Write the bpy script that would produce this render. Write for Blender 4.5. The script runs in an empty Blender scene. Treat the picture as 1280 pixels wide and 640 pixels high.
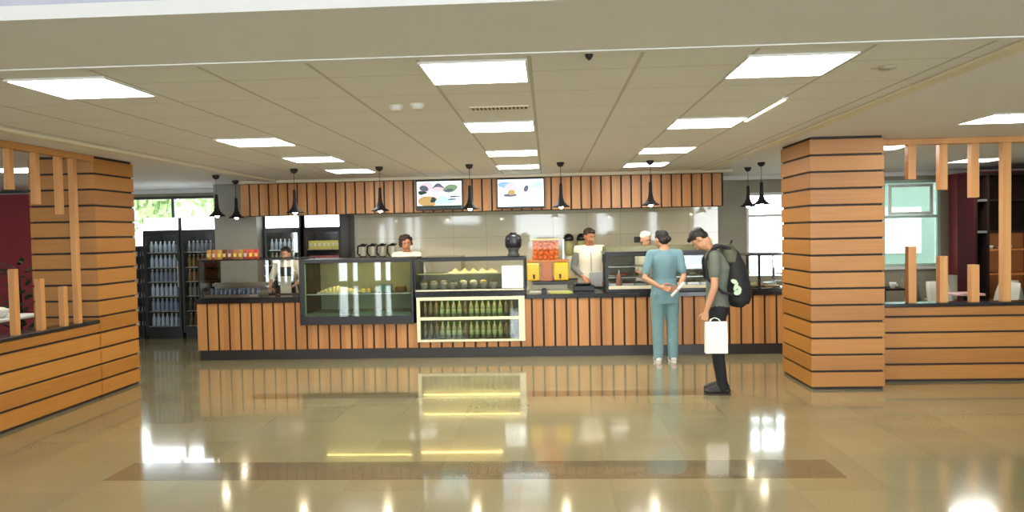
import bpy, bmesh, math, random
from mathutils import Vector, Matrix, Euler
random.seed(7)
PI = math.pi
SC = bpy.context.scene
COL = SC.collection

# ------------------------------------------------------------------ camera
CF, CYAW, CPIT, CROL, CH = 900.0, math.radians(2.85), math.radians(1.77), math.radians(1.18), 1.70
fw = Vector((-math.sin(CYAW)*math.cos(CPIT), math.cos(CYAW)*math.cos(CPIT), -math.sin(CPIT)))
rt = Vector((math.cos(CYAW), math.sin(CYAW), 0)); up = rt.cross(fw)
cr = rt*math.cos(CROL) - up*math.sin(CROL); cu = rt*math.sin(CROL) + up*math.cos(CROL)
cam_data = bpy.data.cameras.new('camera'); cam = bpy.data.objects.new('camera', cam_data); COL.objects.link(cam)
M = Matrix((cr, cu, -fw)).transposed().to_4x4(); M.translation = (0, 0, CH); cam.matrix_world = M
cam_data.sensor_width = 36; cam_data.lens = CF*36/1280.0; cam_data.clip_end = 200
SC.camera = cam

def at(px, py, Y):
    """point of the plane y = Y seen at a pixel (used to measure real positions)"""
    d = fw + cr*((px-640)/CF) + cu*((320-py)/CF)
    return Vector((0, 0, CH)) + d*(Y/d.y)

# ------------------------------------------------------------------ materials
def lin(c):
    def f(v):
        v /= 255.0
        return v/12.92 if v <= .04045 else ((v+.055)/1.055)**2.4
    return (f(c[0]), f(c[1]), f(c[2]), 1)
def setin(b, n, v):
    if n in b.inputs: b.inputs[n].default_value = v
MATS = {}
def mat(name, col, rough=.5, metal=0, emit=None, es=0, var=.06, scale=12, bump=0, spec=.5, coat=0):
    if name in MATS: return MATS[name]
    m = bpy.data.materials.new(name); m.use_nodes = True; nt = m.node_tree; b = nt.nodes['Principled BSDF']
    setin(b, 'Roughness', rough); setin(b, 'Metallic', metal); setin(b, 'Specular IOR Level', spec); setin(b, 'Coat Weight', coat)
    c = lin(col)
    tc = nt.nodes.new('ShaderNodeTexCoord'); no = nt.nodes.new('ShaderNodeTexNoise'); no.inputs['Scale'].default_value = scale
    nt.links.new(tc.outputs['Object'], no.inputs['Vector'])
    mx = nt.nodes.new('ShaderNodeMix'); mx.data_type = 'RGBA'
    mx.inputs['A'].default_value = tuple(min(1, v*(1-var)) for v in c[:3])+(1,); mx.inputs['B'].default_value = tuple(min(1, v*(1+var)) for v in c[:3])+(1,)
    nt.links.new(no.outputs['Fac'], mx.inputs['Factor']); nt.links.new(mx.outputs['Result'], b.inputs['Base Color'])
    if bump:
        bp = nt.nodes.new('ShaderNodeBump'); bp.inputs['Strength'].default_value = bump; bp.inputs['Distance'].default_value = .01
        nt.links.new(no.outputs['Fac'], bp.inputs['Height']); nt.links.new(bp.outputs['Normal'], b.inputs['Normal'])
    if emit:
        b.inputs['Emission Color'].default_value = lin(emit); b.inputs['Emission Strength'].default_value = es
    MATS[name] = m
    return m
def wood(name, c1, c2, axis, board, along=.35, rough=.42):
    """boards: streaks run along one axis, tone changes from board to board; axis = 'x','y','z' across the boards"""
    m = bpy.data.materials.new(name); m.use_nodes = True; nt = m.node_tree; b = nt.nodes['Principled BSDF']; L = nt.links.new
    setin(b, 'Roughness', rough)
    geo = nt.nodes.new('ShaderNodeNewGeometry')
    mp = nt.nodes.new('ShaderNodeMapping'); L(geo.outputs['Position'], mp.inputs['Vector'])
    s = [2.2, 2.2, 2.2]; s['xyz'.index(axis)] = 45
    if axis == 'z': s = [1.6, 1.6, 45]
    else: s = [45, 45, 1.6]
    mp.inputs['Scale'].default_value = s
    n1 = nt.nodes.new('ShaderNodeTexNoise'); n1.inputs['Scale'].default_value = 1; n1.inputs['Detail'].default_value = 4; L(mp.outputs[0], n1.inputs['Vector'])
    sp = nt.nodes.new('ShaderNodeSeparateXYZ'); L(geo.outputs['Position'], sp.inputs[0])
    dv = nt.nodes.new('ShaderNodeMath'); dv.operation = 'DIVIDE'; dv.inputs[1].default_value = board; L(sp.outputs['xyz'.index(axis)], dv.inputs[0])
    fl = nt.nodes.new('ShaderNodeMath'); fl.operation = 'FLOOR'; L(dv.outputs[0], fl.inputs[0])
    wn = nt.nodes.new('ShaderNodeTexWhiteNoise'); wn.noise_dimensions = '1D'; L(fl.outputs[0], wn.inputs['W'])
    ad = nt.nodes.new('ShaderNodeMath'); ad.operation = 'MULTIPLY_ADD'; ad.inputs[1].default_value = .45; L(wn.outputs['Value'], ad.inputs[0])
    m2 = nt.nodes.new('ShaderNodeMath'); m2.operation = 'MULTIPLY'; m2.inputs[1].default_value = .6; L(n1.outputs['Fac'], m2.inputs[0]); L(m2.outputs[0], ad.inputs[2])
    mx = nt.nodes.new('ShaderNodeMix'); mx.data_type = 'RGBA'; mx.inputs['A'].default_value = lin(c1); mx.inputs['B'].default_value = lin(c2)
    L(ad.outputs[0], mx.inputs['Factor']); L(mx.outputs['Result'], b.inputs['Base Color'])
    return m
def glass(name, tint=(.96, .98, .97), ior=1.5, rough=.0):
    m = bpy.data.materials.new(name); m.use_nodes = True; nt = m.node_tree; nt.nodes.clear(); L = nt.links.new
    o = nt.nodes.new('ShaderNodeOutputMaterial'); t = nt.nodes.new('ShaderNodeBsdfTransparent'); g = nt.nodes.new('ShaderNodeBsdfGlossy')
    t.inputs[0].default_value = tint+(1,); g.inputs['Roughness'].default_value = rough
    f = nt.nodes.new('ShaderNodeFresnel'); f.inputs['IOR'].default_value = ior; mx = nt.nodes.new('ShaderNodeMixShader')
    L(f.outputs[0], mx.inputs[0]); L(t.outputs[0], mx.inputs[1]); L(g.outputs[0], mx.inputs[2]); L(mx.outputs[0], o.inputs[0])
    return m
def emis(name, col, s):
    return mat(name, col, .6, 0, col, s, var=0)

WOOD_H = wood('orange_wood_horizontal', (146, 91, 30), (190, 131, 56), 'z', .1735)
WOOD_V = wood('orange_wood_vertical', (162, 104, 54), (206, 150, 92), 'x', .158)
WOOD_P = wood('orange_wood_posts', (186, 126, 66), (216, 160, 96), 'x', .33)
DARK = mat('dark_groove_paint', (38, 24, 14), .6)
BLACK = mat('black_metal', (26, 25, 27), .35)
BLACKTOP = mat('black_stone', (30, 30, 33), .18)
PLINTH = mat('charcoal_plinth', (44, 40, 38), .45)
CHROME = mat('brushed_steel', (175, 175, 172), .3, .9)
WHITEM = mat('white_paint', (225, 225, 220), .45)
CEIL_P = mat('plain_ceiling_paint', (232, 230, 228), .85, var=.02, scale=2)
CREAM = mat('cream_trim_paint', (226, 218, 192), .7, var=.02)
GREYW = mat('grey_green_wall_paint', (150, 146, 128), .8, var=.04, scale=3)
GREYP = mat('grey_pillar_paint', (140, 138, 128), .6, var=.05, scale=3)
REDW = mat('dark_red_wall_paint', (140, 48, 54), .7, var=.05)
GLASS = glass('clear_glass'); GLASSG = glass('greenish_glass', (.86, .93, .88)); WINGLASS = glass('window_glass', (.95, .97, .97))
PANEL = emis('lit_light_panel', (255, 251, 242), 13.5)
LAMPW = emis('warm_light_tube', (255, 214, 130), 16)
BULB = emis('warm_bulb', (255, 236, 200), 40)
HEADER = emis('lit_white_header', (250, 252, 255), 2.2)

def floor_mat():
    m = bpy.data.materials.new('polished_beige_floor_tiles'); m.use_nodes = True; nt = m.node_tree; b = nt.nodes['Principled BSDF']; L = nt.links.new
    geo = nt.nodes.new('ShaderNodeNewGeometry'); sp = nt.nodes.new('ShaderNodeSeparateXYZ'); L(geo.outputs['Position'], sp.inputs[0])
    def math_(op, a, c=None, d=None):
        n = nt.nodes.new('ShaderNodeMath'); n.operation = op
        for i, v in enumerate((a, c, d)):
            if v is None: continue
            if isinstance(v, (int, float)): n.inputs[i].default_value = v
            else: L(v, n.inputs[i])
        return n.outputs[0]
    X, Y = sp.outputs[0], sp.outputs[1]
    def inside(v, a, c): return math_('MULTIPLY', math_('GREATER_THAN', v, a), math_('LESS_THAN', v, c))
    band = math_('MAXIMUM', math_('MULTIPLY', inside(X, -3.2, 1.85), inside(Y, 7.45, 7.72)), math_('MULTIPLY', inside(X, -3.2, 2.0), inside(Y, 4.93, 5.33)))
    def joint(v, off):
        a = math_('ABSOLUTE', math_('SUBTRACT', math_('FRACT', math_('DIVIDE', math_('ADD', v, 60+off), .6)), .5))
        return math_('GREATER_THAN', a, .4965)
    jt = math_('MAXIMUM', joint(X, .21), joint(Y, .1))
    n1 = nt.nodes.new('ShaderNodeTexNoise'); n1.inputs['Scale'].default_value = 60; n1.inputs['Detail'].default_value = 3; L(geo.outputs['Position'], n1.inputs['Vector'])
    n2 = nt.nodes.new('ShaderNodeTexNoise'); n2.inputs['Scale'].default_value = 1.1; n2.inputs['Detail'].default_value = 3; L(geo.outputs['Position'], n2.inputs['Vector'])
    # tone per tile
    cx = math_('FLOOR', math_('DIVIDE', math_('ADD', X, 60.21), .6)); cy = math_('FLOOR', math_('DIVIDE', math_('ADD', Y, 60.1), .6))
    cmb = nt.nodes.new('ShaderNodeCombineXYZ'); L(cx, cmb.inputs[0]); L(cy, cmb.inputs[1])
    wn = nt.nodes.new('ShaderNodeTexWhiteNoise'); wn.noise_dimensions = '2D'; L(cmb.outputs[0], wn.inputs['Vector'])
    fac = math_('ADD', math_('MULTIPLY', n1.outputs['Fac'], .5), math_('ADD', math_('MULTIPLY', n2.outputs['Fac'], .33), math_('MULTIPLY', wn.outputs['Value'], .17)))
    def mixc(f, a, c):
        n = nt.nodes.new('ShaderNodeMix'); n.data_type = 'RGBA'; L(f, n.inputs['Factor'])
        for k, v in (('A', a), ('B', c)):
            if isinstance(v, tuple): n.inputs[k].default_value = v
            else: L(v, n.inputs[k])
        return n.outputs['Result']
    base = mixc(fac, lin((116, 107, 78)), lin((162, 154, 118)))
    base = mixc(math_('MULTIPLY', band, .8), base, lin((100, 90, 66)))
    base = mixc(math_('MULTIPLY', jt, .4), base, lin((122, 112, 86)))
    L(base, b.inputs['Base Color'])
    setin(b, 'Roughness', .11); setin(b, 'IOR', 1.6); setin(b, 'Coat Weight', .35); setin(b, 'Coat Roughness', .03)
    bp = nt.nodes.new('ShaderNodeBump'); bp.inputs['Strength'].default_value = .05; bp.inputs['Distance'].default_value = .02; L(n2.outputs['Fac'], bp.inputs['Height']); L(bp.outputs[0], b.inputs['Normal'])
    return m
def grid_mat(name, c, line, px, py, ox, oy, w, rough, axes=(0, 1), f=1.0, bump=0):
    """flat tiles with thin joints"""
    m = bpy.data.materials.new(name); m.use_nodes = True; nt = m.node_tree; b = nt.nodes['Principled BSDF']; L = nt.links.new
    geo = nt.nodes.new('ShaderNodeNewGeometry'); sp = nt.nodes.new('ShaderNodeSeparateXYZ'); L(geo.outputs['Position'], sp.inputs[0])
    def j(out, p, o, wd):
        a = nt.nodes.new('ShaderNodeMath'); a.operation = 'ADD'; a.inputs[1].default_value = 100*p-o; L(out, a.inputs[0])
        d = nt.nodes.new('ShaderNodeMath'); d.operation = 'DIVIDE'; d.inputs[1].default_value = p; L(a.outputs[0], d.inputs[0])
        r = nt.nodes.new('ShaderNodeMath'); r.operation = 'FRACT'; L(d.outputs[0], r.inputs[0])
        k = nt.nodes.new('ShaderNodeMath'); k.operation = 'LESS_THAN'; k.inputs[1].default_value = wd/p; L(r.outputs[0], k.inputs[0]); return k.outputs[0]
    jx = j(sp.outputs[axes[0]], px, ox, w[0]); jy = j(sp.outputs[axes[1]], py, oy, w[1])
    a = nt.nodes.new('ShaderNodeMath'); a.operation = 'MULTIPLY'; a.inputs[1].default_value = f; L(jy, a.inputs[0])
    mxm = nt.nodes.new('ShaderNodeMath'); mxm.operation = 'MAXIMUM'; L(jx, mxm.inputs[0]); L(a.outputs[0], mxm.inputs[1])
    no = nt.nodes.new('ShaderNodeTexNoise'); no.inputs['Scale'].default_value = 1.5; L(geo.outputs['Position'], no.inputs['Vector'])
    n = nt.nodes.new('ShaderNodeMix'); n.data_type = 'RGBA'; n.inputs['A'].default_value = tuple(v*.96 for v in lin(c)[:3])+(1,); n.inputs['B'].default_value = lin(c); L(no.outputs['Fac'], n.inputs['Factor'])
    q = nt.nodes.new('ShaderNodeMix'); q.data_type = 'RGBA'; q.inputs['B'].default_value = lin(line); L(n.outputs['Result'], q.inputs['A']); L(mxm.outputs[0], q.inputs['Factor'])
    L(q.outputs['Result'], b.inputs['Base Color']); setin(b, 'Roughness', rough)
    return m
FLOORM = floor_mat()
CEILM = grid_mat('white_ceiling_tiles', (234, 232, 228), (196, 192, 180), .6, .6, -.69, .0, (.022, .018), .85, f=.5)
TILEW = grid_mat('cream_glossy_wall_tiles', (236, 228, 198), (206, 196, 166), .6, .4, .1, .05, (.008, .008), .055, axes=(0, 2))

# ------------------------------------------------------------------ mesh builder
def tag(o, label=None, cat=None, group=None, kind=None):
    if label: o['label'] = label
    if cat: o['category'] = cat
    if group: o['group'] = group
    if kind: o['kind'] = kind
    return o
def wloc(o):
    v = Vector((0, 0, 0))
    while o: v = v + o.location; o = o.parent
    return v
class MB:
    def __init__(s): s.bm = bmesh.new()
    def box(s, x0, x1, y0, y1, z0, z1, mi=0):
        v = [s.bm.verts.new(p) for p in ((x0,y0,z0),(x1,y0,z0),(x1,y1,z0),(x0,y1,z0),(x0,y0,z1),(x1,y0,z1),(x1,y1,z1),(x0,y1,z1))]
        for f in ((3,2,1,0),(4,5,6,7),(0,1,5,4),(1,2,6,5),(2,3,7,6),(3,0,4,7)):
            fa = s.bm.faces.new([v[i] for i in f]); fa.material_index = mi
        return s
    def obox(s, c, size, rot=None, mi=0):
        R = rot.to_matrix() if rot is not None else Matrix.Identity(3)
        hx, hy, hz = (k/2 for k in size); c = Vector(c)
        v = [s.bm.verts.new(c + R @ Vector(p)) for p in ((-hx,-hy,-hz),(hx,-hy,-hz),(hx,hy,-hz),(-hx,hy,-hz),(-hx,-hy,hz),(hx,-hy,hz),(hx,hy,hz),(-hx,hy,hz))]
        for f in ((3,2,1,0),(4,5,6,7),(0,1,5,4),(1,2,6,5),(2,3,7,6),(3,0,4,7)):
            fa = s.bm.faces.new([v[i] for i in f]); fa.material_index = mi
        return s
    def rings(s, rings, close=True, mi=0, smooth=True):
        R = [[s.bm.verts.new(p) for p in r] for r in rings]; n = len(R[0])
        for a, b in zip(R, R[1:]):
            for i in range(n):
                f = s.bm.faces.new((a[i], a[(i+1) % n], b[(i+1) % n], b[i])); f.smooth = smooth; f.material_index = mi
        if close:
            f = s.bm.faces.new(R[0][::-1]); f.material_index = mi; f = s.bm.faces.new(R[-1]); f.material_index = mi
        return s
    def lathe(s, c, prof, n=20, mi=0, smooth=True, close=True):
        return s.rings([[(c[0]+r*math.cos(2*PI*i/n), c[1]+r*math.sin(2*PI*i/n), c[2]+z) for i in range(n)] for r, z in prof], close, mi, smooth)
    def cone(s, p0, p1, r0, r1, n=12, mi=0, caps=True):
        p0, p1 = Vector(p0), Vector(p1); d = (p1-p0)
        if d.length < 1e-6: return s
        d.normalize(); a = d.orthogonal().normalized(); b = d.cross(a)
        ring = lambda p, r: [p + a*(r*math.cos(2*PI*i/n)) + b*(r*math.sin(2*PI*i/n)) for i in range(n)]
        return s.rings([ring(p0, r0), ring(p1, r1)], caps, mi)
    def tube(s, pts, r, n=8, mi=0):
        for a, b in zip(pts, pts[1:]): s.cone(a, b, r, r, n, mi)
        return s
    def ball(s, c, r, rot=None, seg=14, mi=0):
        """ellipsoid, r = number or (rx,ry,rz)"""
        if isinstance(r, (int, float)): r = (r, r, r)
        T = Matrix.Translation(Vector(c)) @ (rot.to_matrix().to_4x4() if rot is not None else Matrix.Identity(4)) @ Matrix.Diagonal((r[0], r[1], r[2], 1))
        g = bmesh.ops.create_uvsphere(s.bm, u_segments=seg, v_segments=max(6, seg*2//3), radius=1, matrix=T)
        for v in g['verts']:
            for f in v.link_faces: f.smooth = True; f.material_index = mi
        return s
    def cap(s, p0, p1, r0, r1, seg=12):
        s.cone(p0, p1, r0, r1, seg); s.ball(p0, r0, seg=seg); s.ball(p1, r1, seg=seg); return s
    def build(s, name, mats, parent=None, bevel=0, origin=None):
        me = bpy.data.meshes.new(name); bmesh.ops.recalc_face_normals(s.bm, faces=s.bm.faces)
        if parent is not None: o0 = wloc(parent)
        elif origin is not None: o0 = Vector(origin)
        else:
            xs = [v.co for v in s.bm.verts]; o0 = Vector(((min(v.x for v in xs)+max(v.x for v in xs))/2, (min(v.y for v in xs)+max(v.y for v in xs))/2, min(v.z for v in xs)))
        bmesh.ops.translate(s.bm, verts=s.bm.verts, vec=-o0)
        s.bm.to_mesh(me); s.bm.free()
        for m in (mats if isinstance(mats, (list, tuple)) else [mats]): me.materials.append(m)
        o = bpy.data.objects.new(name, me); COL.objects.link(o)
        if parent is not None: o.parent = parent
        else: o.location = o0
        if bevel:
            b = o.modifiers.new('bevel', 'BEVEL'); b.width = bevel; b.segments = 2; b.limit_method = 'ANGLE'
        return o
def thing(name, loc, label, cat, group=None, rot=0):
    o = bpy.data.objects.new(name, None); COL.objects.link(o); o.location = loc; o.rotation_euler = (0, 0, rot); o.empty_display_size = .1
    return tag(o, label, cat, group)
def dup(o, loc, label=None, rot=None):
    c = o.copy(); COL.objects.link(c); c.location = loc
    if rot is not None: c.rotation_euler = (0, 0, rot)
    if label: c['label'] = label
    def rec(src, dst):
        for ch in src.children:
            k = ch.copy(); COL.objects.link(k); k.parent = dst; rec(ch, k)
    rec(o, c)
    return c
def refit(o):
    """turn overlapping solids into one continuous surface"""
    dg = bpy.context.evaluated_depsgraph_get(); me = bpy.data.meshes.new_from_object(o.evaluated_get(dg)); old = o.data
    o.modifiers.clear(); o.data = me
    for p in me.polygons: p.use_smooth = True
    bpy.data.meshes.remove(old)
def fuse(mb, name, m, parent, voxel=.008, smooth=4, noise=0, nscale=.12):
    o = mb.build(name, m, parent)
    r = o.modifiers.new('r', 'REMESH'); r.mode = 'VOXEL'; r.voxel_size = voxel; r.use_smooth_shade = True
    s = o.modifiers.new('s', 'SMOOTH'); s.factor = .5; s.iterations = smooth
    if noise:
        t = bpy.data.textures.new('folds', 'CLOUDS'); t.noise_scale = nscale; t.noise_depth = 2
        d = o.modifiers.new('d', 'DISPLACE'); d.texture = t; d.strength = noise; d.mid_level = .5
    bpy.context.view_layer.update(); refit(o)
    return o
def struct(o): o['kind'] = 'structure'; return o

ZC = 2.64
# ------------------------------------------------------------------ the room
struct(MB().box(-12, 12, -6.3, 13.2, -.12, 0).build('floor', FLOORM))
# ceiling: tiled field inside a plain border; a higher plain ceiling nearer than y = 2.95
struct(MB().box(-4.38, 2.5, 3.8, 11.5, ZC, ZC+.06).build('ceiling', CEILM))
b = MB(); b.box(-12, -4.38, 2.95, 13.2, ZC, ZC+.06); b.box(2.5, 12, 2.95, 13.2, ZC, ZC+.06); b.box(-4.38, 2.5, 2.95, 3.8, ZC, ZC+.06); b.box(-4.38, 2.5, 11.5, 13.2, ZC, ZC+.06)
struct(b.build('ceiling', CEIL_P))
struct(MB().box(-12, 12, -6.3, 2.949, 3.3, 3.4).build('ceiling', CEIL_P))
struct(MB().box(-12, 12, 2.95, 3.05, ZC+.06, 3.4).build('wall_front_bulkhead', mat('cool_white_paint', (196, 196, 212), .8)))
struct(MB().box(-4.42, -4.32, 3.8, 11.5, ZC-.035, ZC).build('trim_1', CREAM, bevel=.01))
struct(MB().box(2.44, 2.56, 3.8, 11.5, ZC-.02, ZC).build('trim_2', CREAM, bevel=.008))
struct(MB().box(-4.32, 2.44, 3.77, 3.82, ZC-.006, ZC).build('trim_3', CEIL_P))
struct(MB().box(-5.0, 2.9, 11.38, 11.5, ZC-.05, ZC).build('trim_4', CREAM, bevel=.01))
# back wall of the photo (y = 13) with three windows
wins = [(-7.75, -5.75, .5, 2.52), (3.54, 5.0, .86, 2.34), (5.9, 6.9, .98, 2.5)]
b = MB(); x = -12
for (a, c, z0, z1) in wins:
    b.box(x, a, 13.0, 13.2, 0, ZC); b.box(a, c, 13.0, 13.2, 0, z0); b.box(a, c, 13.0, 13.2, z1, ZC); x = c
b.box(x, 12, 13.0, 13.2, 0, ZC); struct(b.build('wall_back', GREYW))
struct(MB().box(-12.2, -12, -6.3, 13.2, 0, 3.4).build('wall_left', GREYW))
struct(MB().box(12, 12.2, -6.3, 13.2, 0, 3.4).build('wall_right', GREYW))
struct(MB().box(-12, 12, 12.93, 12.99, ZC-.07, ZC).build('trim_5', WHITEM))
WF = mat('white_window_frame', (215, 218, 212), .4); WFD = mat('dark_window_frame', (70, 66, 60), .4); WFG = mat('pale_green_window_frame', (176, 200, 186), .4)
for i, ((a, c, z0, z1), fm, mul, tr) in enumerate(zip(wins, (WFD, WF, WFG), ([-6.92], [4.25], []), (None, 1.93, 1.86))):
    t = .05
    b = MB(); b.box(a, a+t, 13.02, 13.12, z0, z1); b.box(c-t, c, 13.02, 13.12, z0, z1); b.box(a+t, c-t, 13.02, 13.12, z0, z0+t); b.box(a+t, c-t, 13.02, 13.12, z1-t, z1)
    for mx in mul: b.box(mx-.025, mx+.025, 13.03, 13.11, z0+t, z1-t)
    if tr:
        xs = [a+t]+[q for m_ in mul for q in (m_-.025, m_+.025)]+[c-t]
        for q in range(0, len(xs), 2): b.box(xs[q], xs[q+1], 13.03, 13.11, tr-.025, tr+.025)
    w = b.build('window_%d' % (i+1), fm); struct(w)
    MB().box(a+t, c-t, 13.065, 13.072, z0+t, z1-t).build('window_pane', WINGLASS if i < 2 else glass('green_tinted_glass', (.53, .58, .55)), w)
    if i == 2:
        b = MB(); b.box(a+.12, c-.12, 13.03, 13.06, tr+.03, tr+.08); b.box(a+.12, a+.17, 13.03, 13.06, tr+.08, z1-.12); b.box(c-.17, c-.12, 13.03, 13.06, tr+.08, z1-.12); b.box(a+.12, c-.12, 13.03, 13.06, z1-.12, z1-.07)
        b.build('window_sash', WF, w)
        MB().box(a-.05, c+.05, 12.93, 13.0, z0-.05, z0).build('window_sill', WF, w, bevel=.008)
# cream glazed tiling behind the counter
struct(MB().box(-3.5, 3.02, 12.93, 13.0, 0, ZC-.07).build('wall_tiled', TILEW))
struct(MB().box(-5.66, -4.93, 12.0, 13.0, 0, ZC).build('wall_pillar', GREYP, bevel=.01))
# glazed wall behind the camera: tall panes between solid piers, daylight comes through
b = MB(); x = -12
gaps = [(-11, -9.2, .1), (-7.62, -7.28, .1), (-7.1, -6.9, .1), (-6.3, -6.05, .1), (-5.9, -5.7, .1), (-4.6, -3.0, 2.2), (-1.4, .75, 1.1), (2.2, 2.9, 1.6), (4.5, 9.5, .3)]
for a, c, z0 in gaps:
    b.box(x, a, -6.3, -6.1, 0, 3.3); b.box(a, c, -6.3, -6.1, 0, z0); b.box(a, c, -6.3, -6.1, 3.05, 3.3); x = c
b.box(x, 12, -6.3, -6.1, 0, 3.3); struct(b.build('wall_front', CREAM))

# ------------------------------------------------------------------ slatted columns and low walls
def slats_h(b, x0, x1, y0, y1, z0, z1, pitch=.1735, gap=.022, t=.018, sides='fblr', off=0):
    """horizontal boards around a dark core"""
    z = z0+off
    while z < z1-.01:
        a, c = z, min(z+pitch-gap, z1)
        if 'f' in sides: b.box(x0-t, x1+t, y0-t, y0, a, c)
        if 'b' in sides: b.box(x0-t, x1+t, y1, y1+t, a, c)
        if 'l' in sides: b.box(x0-t, x0, y0, y1, a, c)
        if 'r' in sides: b.box(x1, x1+t, y0, y1, a, c)
        z += pitch
def column(name, x0, x1, y0, y1, label):
    t = thing(name, ((x0+x1)/2, (y0+y1)/2, 0), label, 'column')
    MB().box(x0, x1, y0, y1, 0, ZC).build('core', DARK, t)
    b = MB(); slats_h(b, x0, x1, y0, y1, .03, ZC-.003); b.build('cladding', WOOD_H, t, bevel=.003)
column('slatted_column', 2.75, 3.47, 7.66, 8.55, 'right-hand column clad in horizontal orange wood boards, beside the man with the backpack')
column('slatted_column', -5.62, -4.92, 7.62, 8.33, 'left-hand column clad in horizontal orange wood boards, in front of the drinks fridges')
PZ = [(2.20, 1.47), (2.08, 1.36), (1.99, 1.26), None, (1.99, 1.26), (2.08, 1.36), (2.20, 1.47)]
def partition(x0, x1, y0, y1, along, posts, label, sides):
    t = thing('slatted_partition', ((x0+x1)/2, (y0+y1)/2, 0), label, 'partition')
    MB().box(x0, x1, y0, y1, 0, .82).build('core', DARK, t)
    b = MB(); slats_h(b, x0, x1, y0, y1, .03, .815, sides=sides); b.build('cladding', WOOD_H, t, bevel=.003)
    if along == 'x': MB().box(x0, x1, y0-.03, y1+.03, .82, .855).build('cap', BLACKTOP, t, bevel=.004)
    else: MB().box(x0-.03, x1+.03, y0, y1, .82, .855).build('cap', BLACKTOP, t, bevel=.004)
    cx, cy = (x0+x1)/2, (y0+y1)/2
    if along == 'x': MB().box(x0, x1, cy-.05, cy+.05, 2.575, ZC-.002).build('top_rail', WOOD_P, t, bevel=.004)
    else: MB().box(x1-.07, x1+.03, y0, y1, 2.575, ZC-.002).build('top_rail', WOOD_P, t, bevel=.004)
    if along == 'y': cx = x1-.01
    for p, k in posts:
        def bx(z0, z1):
            if along == 'x': MB().box(p-.043, p+.043, cy-.04, cy+.04, z0, z1).build('post', WOOD_P, t, bevel=.004)
            else: MB().box(cx-.03, cx+.03, p-.03, p+.03, z0, z1).build('post', WOOD_P, t, bevel=.004)
        if PZ[k] is None: bx(.855, 2.575)
        else: bx(PZ[k][0], 2.575); bx(.855, PZ[k][1])
partition(3.495, 8.6, 8.0, 8.16, 'x', [(3.965+.333*i, k) for i, k in enumerate([0, 1, 2, 3, 4, 5, 6, 0, 1, 2, 3, 4, 5])], 'right-hand low wall of orange boards with hanging and standing wood posts, beside the column', 'fb')
partition(-5.06, -4.92, 3.9, 7.598, 'y', [((7.29, 7.07, 6.74, 6.40)[i] if i < 4 else 6.40-.333*(i-3), k) for i, k in enumerate([3, 2, 1, 0, 6, 5, 4, 3, 2, 1, 0])], 'left-hand low wall of orange boards running toward the viewer, with wood posts above', 'lrb')

# ------------------------------------------------------------------ soffit with vertical slats
t = thing('slatted_bulkhead', (-1.1, 11.6, 2.07), 'long hanging bulkhead of vertical orange wood slats above the serving counter', 'bulkhead')
MB().box(-4.97, 2.78, 11.52, 11.75, 2.07, ZC-.002).build('core', DARK, t)
b = MB(); x = -4.97
while x < 2.75: b.box(x, min(x+.132, 2.78), 11.5, 11.52, 2.075, ZC-.055); x += .158
b.build('cladding', WOOD_V, t, bevel=.003)

# ------------------------------------------------------------------ ceiling things
def ceil_light(x, y, label, w=.57, d=.53, grp='square ceiling light panels'):
    t = thing('ceiling_light', (x, y, ZC-.012), label, 'ceiling light', grp)
    b = MB(); w2, d2 = w/2, d/2; f = .012
    b.box(x-w2-f, x+w2+f, y-d2-f, y-d2, ZC-.012, ZC); b.box(x-w2-f, x+w2+f, y+d2, y+d2+f, ZC-.012, ZC); b.box(x-w2-f, x-w2, y-d2, y+d2, ZC-.012, ZC); b.box(x+w2, x+w2+f, y-d2, y+d2, ZC-.012, ZC)
    b.build('frame', WHITEM, t); MB().box(x-w2, x+w2, y-d2, y+d2, ZC-.008, ZC-.001).build('diffuser', PANEL, t)
ordn = ['nearest', 'second nearest', 'third', 'farthest']
for cn, xs, ys in (('left', -2.79, (4.27, 6.87, 8.5, 10.1)), ('middle', -.39, (4.18, 6.3, 8.38, 10.1)), ('right', 1.4, (4.26, 6.42, 8.5, 10.25))):
    for k, y in enumerate(ys):
        ceil_light(xs if not (cn == 'left' and k > 1) else xs+.03, y, 'lit square ceiling panel, %s in the %s row' % (ordn[k], cn))
ceil_light(4.12, 6.65, 'lit ceiling panel near the right edge, in front of the right-hand partition')
ceil_light(3.95, 8.8, 'lit ceiling panel seen between the right column and the first hanging post')
ceil_light(6.3, 10.9, 'lit ceiling panel above the bookcase room, behind the hanging posts')
ceil_light(-6.7, 8.85, 'lit ceiling panel behind the left-hand partition posts', w=.65)
def pendant(x, y, zb=2.03):
    t = thing('pendant_lamp', (x, y, zb), 'x', 'pendant lamp', 'black trumpet-shaped pendant lamps')
    MB().lathe((x, y, 0), [(.05, ZC), (.052, ZC-.02), (.035, ZC-.05), (.012, ZC-.062)]).build('canopy', BLACK, t)
    MB().cone((x, y, ZC-.06), (x, y, zb+.32), .004, .004, 6).build('cord', BLACK, t)
    prof = [(.013, .33), (.022, .32), (.024, .2), (.030, .14), (.045, .09), (.075, .05), (.118, .022), (.122, .012), (.075, .04), (.043, .08), (.03, .1)]
    MB().lathe((x, y, zb), prof, 24).build('lamp_shade', mat('matt_black_lamp', (30, 28, 28), .6, spec=.2), t)
    MB().ball((x, y, zb+.035), (.036, .036, .042)).build('bulb', BULB, t)
    return t
base = None
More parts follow.
